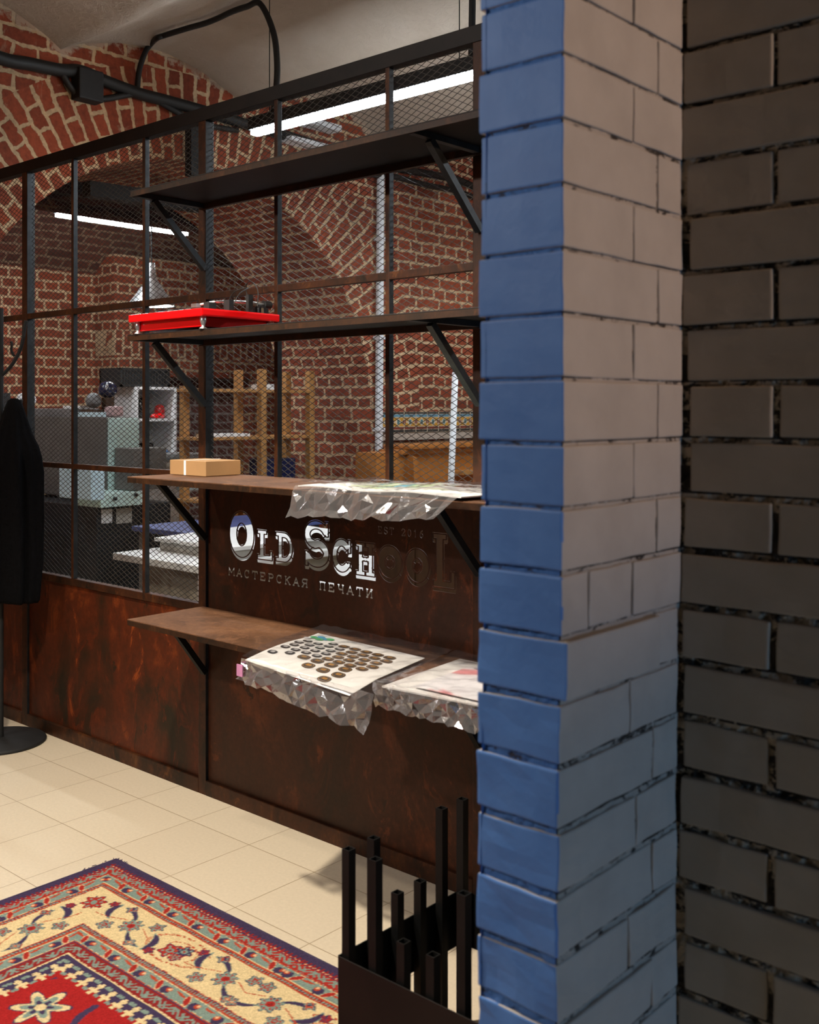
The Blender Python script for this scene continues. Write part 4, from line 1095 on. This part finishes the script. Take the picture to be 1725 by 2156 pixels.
# ---------------------------------------------------------------- cables on the arcade wall and ceiling
XC = XW+.035
def cable(name, pts, r, label, cat='cable', group=None, k=6):
    bm = bmesh.new(); tube(bm, spline(pts, k), r, 8); return tag(obj(name, bm, M['cable'], smooth=True), label, cat, group)
W = lambda px, py, x=XC: on_x(px, py, x)
cable('cable_bundle', [(XC, 2.3, 3.33), W(0, 122), W(60, 134), W(130, 148), W(170, 150), W(215, 168), W(290, 196), W(350, 212), W(430, 234), W(520, 262), W(600, 285), W(700, 318)], .036, 'thick black cable bundle running along the brick above the arch')
cable('loose_cable', [W(128, 150), W(150, 185), W(175, 205), W(220, 208), W(285, 198), W(330, 212), W(380, 240), W(430, 262), W(500, 275)], .018, 'thinner black cable sagging round the junction box')
jb = on_x(182, 182, XC); tag(bxo('junction_box', (XW+.002, XW+.09, jb.y-.075, jb.y+.075, jb.z-.085, jb.z+.085), M['black'], bev=.01), 'black square junction box on the brick above the arch', 'junction box')
cp = lambda px, py: on_x(px, py, XC)
def onceil(px, py, dz=.03):
    r = ray(px, py); t = 1.0
    for _ in range(900):
        p = Vector((r[0]*t, r[1]*t, EYE+r[2]*t))
        if p.z > cz(p.x, p.y)-dz: break
        t += .01
    return p
ccp = [onceil(px_, py_, .035) for px_, py_ in ((331, 80), (345, 75), (370, 67), (400, 58), (432, 49), (460, 38), (490, 24), (520, 14), (548, 8))]
cable('lamp_cable', [cp(289, 192), cp(293, 150), cp(305, 112), cp(318, 92)]+ccp+[Vector((-4.12, 3.6, 3.42)), Vector((-4.09, 3.6, 3.25)), Vector((-4.10, 3.6, 3.1)), Vector((-4.12, 3.6, 3.01))], .016, 'black cable crossing the plaster ceiling and looping down to the tube light')
cable('drop_cable', [(-2.83, 3.6, 3.5), (-2.83, 3.6, 3.3), (-2.835, 3.6, 3.0)], .015, 'straight black cable dropping from the ceiling beside the blue pillar')
cable('wall_cable', [W(770, 366), W(830, 372), W(900, 390), W(960, 402), W(1010, 420), W(1060, 445)], .022, 'black cable drooping across the brick right of the white conduit', group=None)
cable('upper_wall_cable', [W(640, 300), W(760, 340), W(880, 362), W(960, 378), W(1010, 398), W(1060, 410)], .028, 'black cable bundle behind the topmost shelf, right of the arch')
cd_ = thing('conduit', 'white vertical cable conduit on the brick beside the arch', 'conduit', (XC, 5.45, 0))
bm = bmesh.new(); tube(bm, [(XC, 5.485, .0), (XC-.005, 5.525, 3.35)], .028, 10); obj('pipe', bm, M['white'], cd_)
bm = bmesh.new()
for z in (.9, 1.35, 2.0, 2.7): bm = bmesh.new(); box(bm, XC-.035, XC+.032, 5.452+.012*z, 5.518+.012*z, z-.012, z+.012); obj('clip', bm, M['white'], cd_)
tag(bxo('cable_tray', (XW+.002, XC+.08, 4.6, 5.05, 3.36, 3.40), M['white']), 'white cable tray piece near the ceiling behind the tube light', 'cable tray')
tag(bxo('cable_tray', (XW+.002, XC+.08, 4.6, 5.05, 3.22, 3.25), M['white']), 'lower white cable tray piece near the ceiling behind the tube light', 'cable tray')
bt = thing('black_duct', 'black angled steel duct under the crown of the arch', 'duct', (-5.7, 4.4, 2.9))
bm = bmesh.new(); beam(bm, (-5.7, 3.5, 2.82), (-5.7, 4.35, 2.84), .09, .09, Vector((0, 0, 1))); obj('horizontal_run', bm, M['black'], bt)
bm = bmesh.new(); beam(bm, on_x(408, 265, XC+.05), on_x(408, 372, XC+.05), .08, .06, Vector((0, 1, 0))); obj('vertical_run', bm, M['black'], bt)

# ---------------------------------------------------------------- tile frieze and piano on the right
fr_y0, fr_y1, fz0, fz1 = 5.53, 7.6, 1.325, 1.475
cols = {'b': simple('tile_black', (.03, .035, .035, 1), .2), 'u': simple('tile_blue', (.13, .30, .40, 1), .2), 'y': simple('tile_ochre', (.62, .33, .05, 1), .2), 'r': simple('tile_oxblood', (.20, .045, .03, 1), .2), 'w': simple('tile_cream', (.68, .60, .45, 1), .25), 't': simple('tile_teal', (.10, .22, .24, 1), .2)}
fr = thing('tile_frieze', 'band of patterned ochre, blue and black glazed tiles along the brick wall above the piano', 'tile band', (XW, 6.4, fz0))
n_t = 16; tw = (fr_y1-fr_y0)/n_t; H_ = fz1-fz0
for i in range(n_t):
    y0, y1 = fr_y0+i*tw, fr_y0+(i+1)*tw-.004; bm = bmesh.new(); x = XW+.018
    def st(z0, z1, mi, xx): q = [bm.verts.new(p) for p in ((xx, y0+.002, z0), (xx, y1-.002, z0), (xx, y1-.002, z1), (xx, y0+.002, z1))]; bm.faces.new(q).material_index = mi
    box(bm, XW+.002, x, y0, y1, fz0, fz1, mi=4)
    st(fz0+.002, fz0+H_*.13, 0, x+.0006); st(fz0+H_*.15, fz0+H_*.27, 3, x+.0006); st(fz0+H_*.30, fz0+H_*.72, 2, x+.0006); st(fz0+H_*.75, fz0+H_*.88, 1, x+.0006); st(fz0+H_*.90, fz1-.002, 0, x+.0006)
    ym, zm = (y0+y1)/2, fz0+H_*.51
    for (cy_, ry, rz, mi, xo) in ((ym, tw*.30, H_*.20, 4, .0012), (ym, tw*.10, H_*.11, 5, .0018), (y0+.004, tw*.16, H_*.16, 4, .0012), (y1-.004, tw*.16, H_*.16, 4, .0012), (y1-.006, tw*.06, H_*.09, 3, .0018), (y0+.006, tw*.06, H_*.09, 3, .0018)):
        pts_ = [(cy_-ry, zm), (cy_, zm-rz), (cy_+ry, zm), (cy_, zm+rz)] if mi == 4 else [(cy_-ry, zm-rz), (cy_+ry, zm-rz), (cy_+ry, zm+rz), (cy_-ry, zm+rz)]
        f = bm.faces.new([bm.verts.new((x+xo, min(max(p, y0+.001), y1-.001), q)) for p, q in pts_]); f.material_index = mi
    obj('tile', bm, [cols['b'], cols['u'], cols['y'], cols['r'], cols['w'], cols['t']], fr, smooth='keep')
struct(bxo('trim_1', (XW+.001, XW+.03, 5.53, 8.1, 1.27, 1.318), M['plaster']))
pn = thing('upright_piano', 'honey-brown wooden upright piano against the brick wall under the tile band', 'piano', (-4.9, 6.1, 0))
bm = bmesh.new(); box(bm, -5.125, -4.93, 5.22, 6.9, 0, 1.20, bev=.004); obj('body', bm, M['pianowood'], pn)
bm = bmesh.new(); box(bm, -5.125, -4.86, 5.50, 6.95, 1.215, 1.25, bev=.01); box(bm, -5.125, -4.90, 5.45, 6.93, 1.18, 1.215, bev=.008); obj('lid', bm, M['pianowood'], pn)
bm = bmesh.new()
prc = [(-4.93, 1.18), (-4.86, 1.16), (-4.85, 1.0), (-4.84, .93), (-4.78, .86), (-4.62, .80), (-4.60, .72), (-4.60, 0), (-4.93, 0)]
vsA = [bm.verts.new((x, 5.52, z)) for x, z in prc]; vsB = [bm.verts.new((x, 5.56, z)) for x, z in prc]
bm.faces.new(vsA); bm.faces.new(vsB[::-1])
for k in range(len(prc)): bm.faces.new((vsA[k], vsA[(k+1) % len(prc)], vsB[(k+1) % len(prc)], vsB[k]))
obj('cheek', bm, M['pianowood'], pn)
bm = bmesh.new(); box(bm, -4.93, -4.66, 5.56, 6.9, .70, .78); obj('keybed', bm, M['pianowood'], pn)
bm = bmesh.new(); box(bm, -4.93, -4.80, 6.0, 6.9, 1.02, 1.045); obj('music_rest', bm, M['pine'], pn)
po = thing('roller_pole', 'white pole with a black tip leaning in front of the wooden piano', 'pole', (-4.4, 5.36, 0))
p0, p1 = Vector((-4.4, 5.31, .0)), Vector((-4.4, 5.415, 1.735))
bm = bmesh.new(); tube(bm, [p0, p1], .021, 12); obj('shaft', bm, M['white'], po, smooth=True)
bm = bmesh.new(); tube(bm, [p1, p1+Vector((0, .002, .035))], .017, 12); obj('tip', bm, M['black'], po, smooth=True)

# ---------------------------------------------------------------- pine rack
rk = thing('pine_rack', 'open pine shelving rack with two visible shelves standing inside the arch', 'rack', (-5.7, 4.8, 0))
for y in (4.33, 4.79, 5.24):
    for x in (-5.60, -5.85):
        bm = bmesh.new(); box(bm, x-.024, x+.024, y-.024, y+.024, 0, 1.77 if y > 4.5 else 1.65, bev=.002); obj('upright', bm, M['pine'], rk)
for z in (1.31, 1.63, .9, .45):
    bm = bmesh.new(); box(bm, -5.87, -5.58, 4.28, 5.27, z-.02, z, bev=.002)
    obj('shelf', bm, M['pine'], rk)
tag(bxo('paper_stack', (-5.82, -5.64, 4.40, 4.72, 1.3105, 1.33), M['paper']), 'white papers stacked on the lower visible shelf of the pine rack', 'papers')
tag(bxo('paper_stack', (-5.80, -5.66, 4.86, 5.0, 1.6305, 1.67), M['paper']), 'small white paper pile on the top shelf of the pine rack', 'papers')
tag(bxo('storage_crate', (-5.82, -5.64, 4.86, 5.14, .9005, 1.15), M['navy'], bev=.01), 'dark blue crate on the pine rack behind the mesh', 'crate')

# ---------------------------------------------------------------- white counter, blue table, boxes behind the partition
ct = thing('work_counter', 'white-topped beige counter with a white corner leg, seen through the left mesh bay', 'counter', (-4.4, 3.8, 0))
bm = bmesh.new(); box(bm, -4.80, -4.05, 3.10, 4.18, .718, .755, bev=.006); obj('worktop', bm, M['white2'], ct)
bm = bmesh.new(); box(bm, -4.68, -4.10, 3.20, 4.10, 0, .718); obj('cabinet', bm, M['beige'], ct)
for y in (3.13, 4.14):
    bm = bmesh.new(); box(bm, -4.10, -4.065, y-.018, y+.018, 0, .718, bev=.002); obj('leg', bm, M['white'], ct)
bt2 = thing('blue_table', 'table with a dark blue cutting mat top beyond the white counter', 'table', (-5.2, 4.2, 0))
bm = bmesh.new(); box(bm, -5.45, -4.86, 3.65, 5.15, .77, .80, bev=.004); obj('top', bm, M['blue_mat'], bt2)
for x in (-5.40, -4.90):
    for y in (3.70, 5.10): bm = bmesh.new(); box(bm, x-.02, x+.02, y-.02, y+.02, 0, .77); obj('leg', bm, M['machine_grey'], bt2)
pr_ = thing('paper_pile', 'thick pile of large white sheets lying on the white counter', 'papers', (-4.4, 3.8, .755))
bm = bmesh.new(); box(bm, -4.70, -4.10, 3.32, 4.14, .7555, .80, bev=.004); obj('lower_sheets', bm, M['grey_panel'], pr_)
sheet('top_sheet', [(-4.72, 3.30, .822), (-4.08, 3.30, .822), (-4.09, 4.15, .822), (-4.72, 4.16, .84)], M['paper'], pr_, 20, 10, .004, 5, .018)
t2 = thing('white_table', 'white table top close behind the lettered panel, glimpsed through the letter H', 'table', (-3.2, 3.6, 0))
bm = bmesh.new(); tp = [(-3.88, 3.92), (-3.34, 3.16), (-2.98, 3.15), (-3.71, 3.93)]
A_ = [bm.verts.new((x, y, .72)) for x, y in tp]; B_ = [bm.verts.new((x, y, .75)) for x, y in tp]; bm.faces.new(A_[::-1]); bm.faces.new(B_)
for k in range(4): bm.faces.new((A_[k], A_[(k+1) % 4], B_[(k+1) % 4], B_[k]))
obj('top', bm, M['white2'], t2)
for x, y in ((-3.80, 3.86), (-3.32, 3.20), (-3.06, 3.19), (-3.70, 3.87)): bm = bmesh.new(); box(bm, x-.02, x+.02, y-.02, y+.02, 0, .72); obj('leg', bm, M['white'], t2)
dc = thing('dark_cabinet', 'dark brown sideboard glimpsed through the right half of the lettering', 'cabinet', (-3.6, 4.8, 0))
bm = bmesh.new(); box(bm, -4.5, -2.7, 4.62, 5.0, 0, 1.0, bev=.004); obj('body', bm, M['dark_wood'], dc)
for k in range(4): bm = bmesh.new(); box(bm, -4.48+k*.445, -4.05+k*.445, 4.612, 4.62, .05, .93, bev=.002); obj('door', bm, M['dark_wood'], dc)

# ---------------------------------------------------------------- printing machines in the vaulted room
pm_ = thing('printing_press', 'large dark grey printing press with pale green end panel in the vaulted room', 'printing press', (-6.5, 4.0, 0))
def part_box(n, d, m, b=.008): return bxo(n, d, m, pm_, bev=b)
part_box('main_hood', (-8.2, -6.30, 4.02, 4.235, .88, 1.442), M['machine_grey'])
part_box('top_cover', (-8.2, -6.70, 4.04, 4.22, 1.442, 1.50), M['machine_light'])
part_box('end_panel', (-6.30, -6.27, 4.03, 4.26, .90, 1.435), M['mint'], .004)
part_box('side_cover', (-6.32, -5.94, 3.68, 3.78, .92, 1.13), M['ice'])
part_box('drawer_unit', (-6.35, -6.02, 3.80, 4.12, .86, .95), M['mint'])
part_box('base_cabinet', (-7.3, -6.10, 3.82, 4.40, 0, .86), M['machine_black'])
part_box('delivery_unit', (-6.26, -6.05, 4.06, 4.33, .955, 1.235), M['machine_grey'])
part_box('right_cover', (-6.15, -6.06, 4.48, 4.72, .93, 1.10), M['ice'], .004)
part_box('feed_arm', (-6.7, -6.35, 4.70, 4.95, 1.10, 1.17), M['machine_light'], .03)
for (y, z) in ((3.90, .915), (4.06, .93), (4.08, 1.02), (4.20, 1.03)):
    bm = bmesh.new(); tube(bm, [(-6.275 if z > 1 else -6.03, y, z), (-6.255 if z > 1 else -6.0, y, z)], .012, 10); obj('knob', bm, M['black_gloss'], pm_)
for a_, b_, m_ in ((3.855, 3.935, 'white'), (3.965, 4.085, 'grey_panel')): part_box('notice', (-6.10, -6.096, a_, b_, .75 if m_ == 'white' else .74, .84), M[m_], 0)
bm = bmesh.new(); beam(bm, (-6.9, 3.55, .75), (-6.0, 3.55, .18), .10, .03, Vector((0, 1, 0))); obj('chute', bm, M['machine_light'], pm_)
tag(bxo('paper_tray', (-6.95, -6.72, 4.08, 4.20, 1.5005, 1.52), M['paper']), 'white paper lying on top of the grey printing press', 'paper')
tag(bxo('white_sheet', (-6.66, -6.33, 4.025, 4.038, 1.4425, 1.475), M['ice']), 'pale sheet on the corner of the grey printing press', 'paper')
# helmets and things on top
def ball(name, c, r, mat, label, cat, sq=.8, stripe=None):
    t = thing(name, label, cat, (c[0], c[1], c[2]-r*sq))
    bm = bmesh.new(); bmesh.ops.create_uvsphere(bm, u_segments=24, v_segments=16, radius=r)
    for v in bm.verts:
        v.co.z *= sq if v.co.z > 0 else sq*.8; v.co += Vector(c)
    sh_ = obj('shell', bm, mat, t, smooth=True)
    bm = bmesh.new(); box(bm, c[0]+r*.55, c[0]+r*1.25, c[1]-r*.7, c[1]+r*.3, c[2]-r*.3, c[2]-r*.18, bev=.004); obj('peak', bm, mat, sh_)
    if stripe:
        bm = bmesh.new(); bmesh.ops.create_uvsphere(bm, u_segments=10, v_segments=8, radius=r*.33)
        for v in bm.verts: v.co = Vector((v.co.x*.3, v.co.y*.7, v.co.z*1.1))+Vector(c)+Vector((r*.72, -r*.55, r*.35))
        obj('badge', bm, stripe, sh_, smooth=True)
h1 = on_x(227, 822, -6.55); ball('helmet', tuple(h1), .066, M['navy'], 'dark navy helmet with a white mark, on a stack beside the brick pier', 'helmet', 1.0, M['white'])
h2 = on_x(197, 845, -6.6); ball('helmet', tuple(h2), .055, M['machine_light'], 'worn grey helmet left of the navy one', 'helmet', 1.1)
hs_ = thing('helmet_stand', 'brown wooden block that carries the two helmets on the press', 'stand', (-6.6, 4.14, 1.443)); bm = bmesh.new(); box(bm, -6.66, -6.49, 4.04, 4.225, 1.443, 1.492, bev=.004); obj('board', bm, M['dark_wood'], hs_)
bm = bmesh.new(); box(bm, h1.x-.03, h1.x+.03, h1.y-.03, h1.y+.03, 1.492, h1.z-.05, bev=.003); obj('block', bm, M['dark_wood'], hs_)
tag(bxo('pink_pouch', (-6.46, -6.36, 4.10, 4.20, 1.4435, 1.515), M['pink'], bev=.02), 'pale pink pouch below the navy helmet', 'pouch')
tag(bxo('black_speaker', (-7.86, -7.78, 4.06, 4.12, 1.501, 1.62), M['black'], bev=.004), 'small black box on the press at the far left', 'box')
bm = bmesh.new(); bmesh.ops.create_uvsphere(bm, u_segments=20, v_segments=12, radius=.085)
for v in bm.verts: v.co = Vector((v.co.x, v.co.y*.8, v.co.z*.75*(1+.1*math.sin(v.co.y*60))))+Vector((-7.58, 4.14, 1.565))
tag(obj('white_cushion', bm, M['white'], smooth=True), 'pale rounded bundle behind the hanging coat, on the press', 'bundle')

# white cube shelf with contents
ks_ = thing('white_shelf_unit', 'white open cube shelving unit beside the grey press', 'shelf unit', (-7.45, 5.13, 0))
kx0, kx1, ky0, ky1, kz = -7.62, -7.30, 4.93, 5.325, 1.675
bm = bmesh.new(); box(bm, kx0, kx0+.012, ky0, ky1, 0, kz); obj('back_panel', bm, M['grey_panel'], ks_)
for y in (ky0, ky1-.022): bm = bmesh.new(); box(bm, kx0, kx1, y, y+.022, 0, kz, bev=.001); obj('side', bm, M['white'], ks_)
for z in (.02, .28, .53, .79, 1.085, 1.395, 1.653): bm = bmesh.new(); box(bm, kx0+.012, kx1, ky0+.022, ky1-.022, z, z+.022, bev=.001); obj('shelf', bm, M['white'], ks_)
def lump(name, c, s, mat, label, cat, seed=1):
    bm = bmesh.new(); bmesh.ops.create_icosphere(bm, subdivisions=3, radius=1)
    for v in bm.verts:
        q = v.co.copy(); k = 1+.25*noise.noise(q*2.2+Vector((seed, 0, 0)))
        v.co = Vector((c[0]+q.x*s[0]*k, c[1]+q.y*s[1]*k, c[2]+max(-.85, q.z*k)*s[2]))
    return tag(obj(name, bm, mat, smooth=True), label, cat)
lump('black_bag', (-7.44, 5.06, 1.417+.08), (.07, .062, .09), M['black_gloss'], 'crumpled black bag in the upper cube of the white shelf unit', 'bag')
lump('red_pouch', (-7.40, 5.225, 1.417+.055), (.05, .045, .06), M['red_plastic'], 'dark red pouch right of the black bag in the white shelf unit', 'pouch', 3)
lump('red_clamp', (-7.345, 5.17, 1.417+.02), (.03, .07, .022), M['red'], 'bright red tool at the front of the upper cube', 'tool', 4)
tag(bxo('black_case', (-7.45, -7.38, 5.05, 5.16, 1.1075, 1.22), M['black_gloss'], bev=.015), 'rounded black case in the second cube of the white shelf unit', 'case')
lump('red_tool', (-7.34, 5.09, 1.1075+.022), (.03, .04, .024), M['red'], 'small red tool before the black case', 'tool', 5)
lump('blue_wrapping', (-7.0, 4.93, 1.15), (.09, .09, .03), M['blue_plastic'], 'blue wrapped goods on the white tray in front of the shelf unit', 'wrapping', 6)
wt = tag(bxo('white_tray', (-7.1, -6.85, 4.72, 5.02, 0.0, 1.12), M['white2'], bev=.003), 'white cabinet with cluttered top in front of the cube shelves', 'cabinet')
tag(bxo('cardboard_pack', (-7.42, -7.32, 5.0, 5.27, .812, .88), M['card'], bev=.003), 'brown carton low in the white shelf unit', 'box')
cr_ = thing('black_crate', 'black slatted crate on top of the white shelf unit', 'crate', (-7.45, 5.0, kz)); bm = bmesh.new()
box(bm, -7.62, -7.6, 4.80, 5.27, kz+.002, kz+.15); box(bm, -7.34, -7.32, 4.80, 5.27, kz+.002, kz+.02); box(bm, -7.34, -7.32, 4.80, 5.27, kz+.13, kz+.15); box(bm, -7.62, -7.32, 4.80, 4.82, kz+.002, kz+.15); box(bm, -7.62, -7.32, 5.25, 5.27, kz+.002, kz+.15); box(bm, -7.61, -7.33, 4.81, 5.26, kz+.002, kz+.012)
obj('frame', bm, M['black'], cr_)
bm = bmesh.new()
for k in range(16): box(bm, -7.336, -7.326, 4.83+k*.027, 4.842+k*.027, kz+.02, kz+.13)
obj('slats', bm, M['black'], cr_)
tag(bxo('low_cabinet', (-8.2, -7.75, 3.0, 3.9, 0, .9), M['machine_black'], bev=.01), 'dark low cabinet behind the press', 'cabinet')
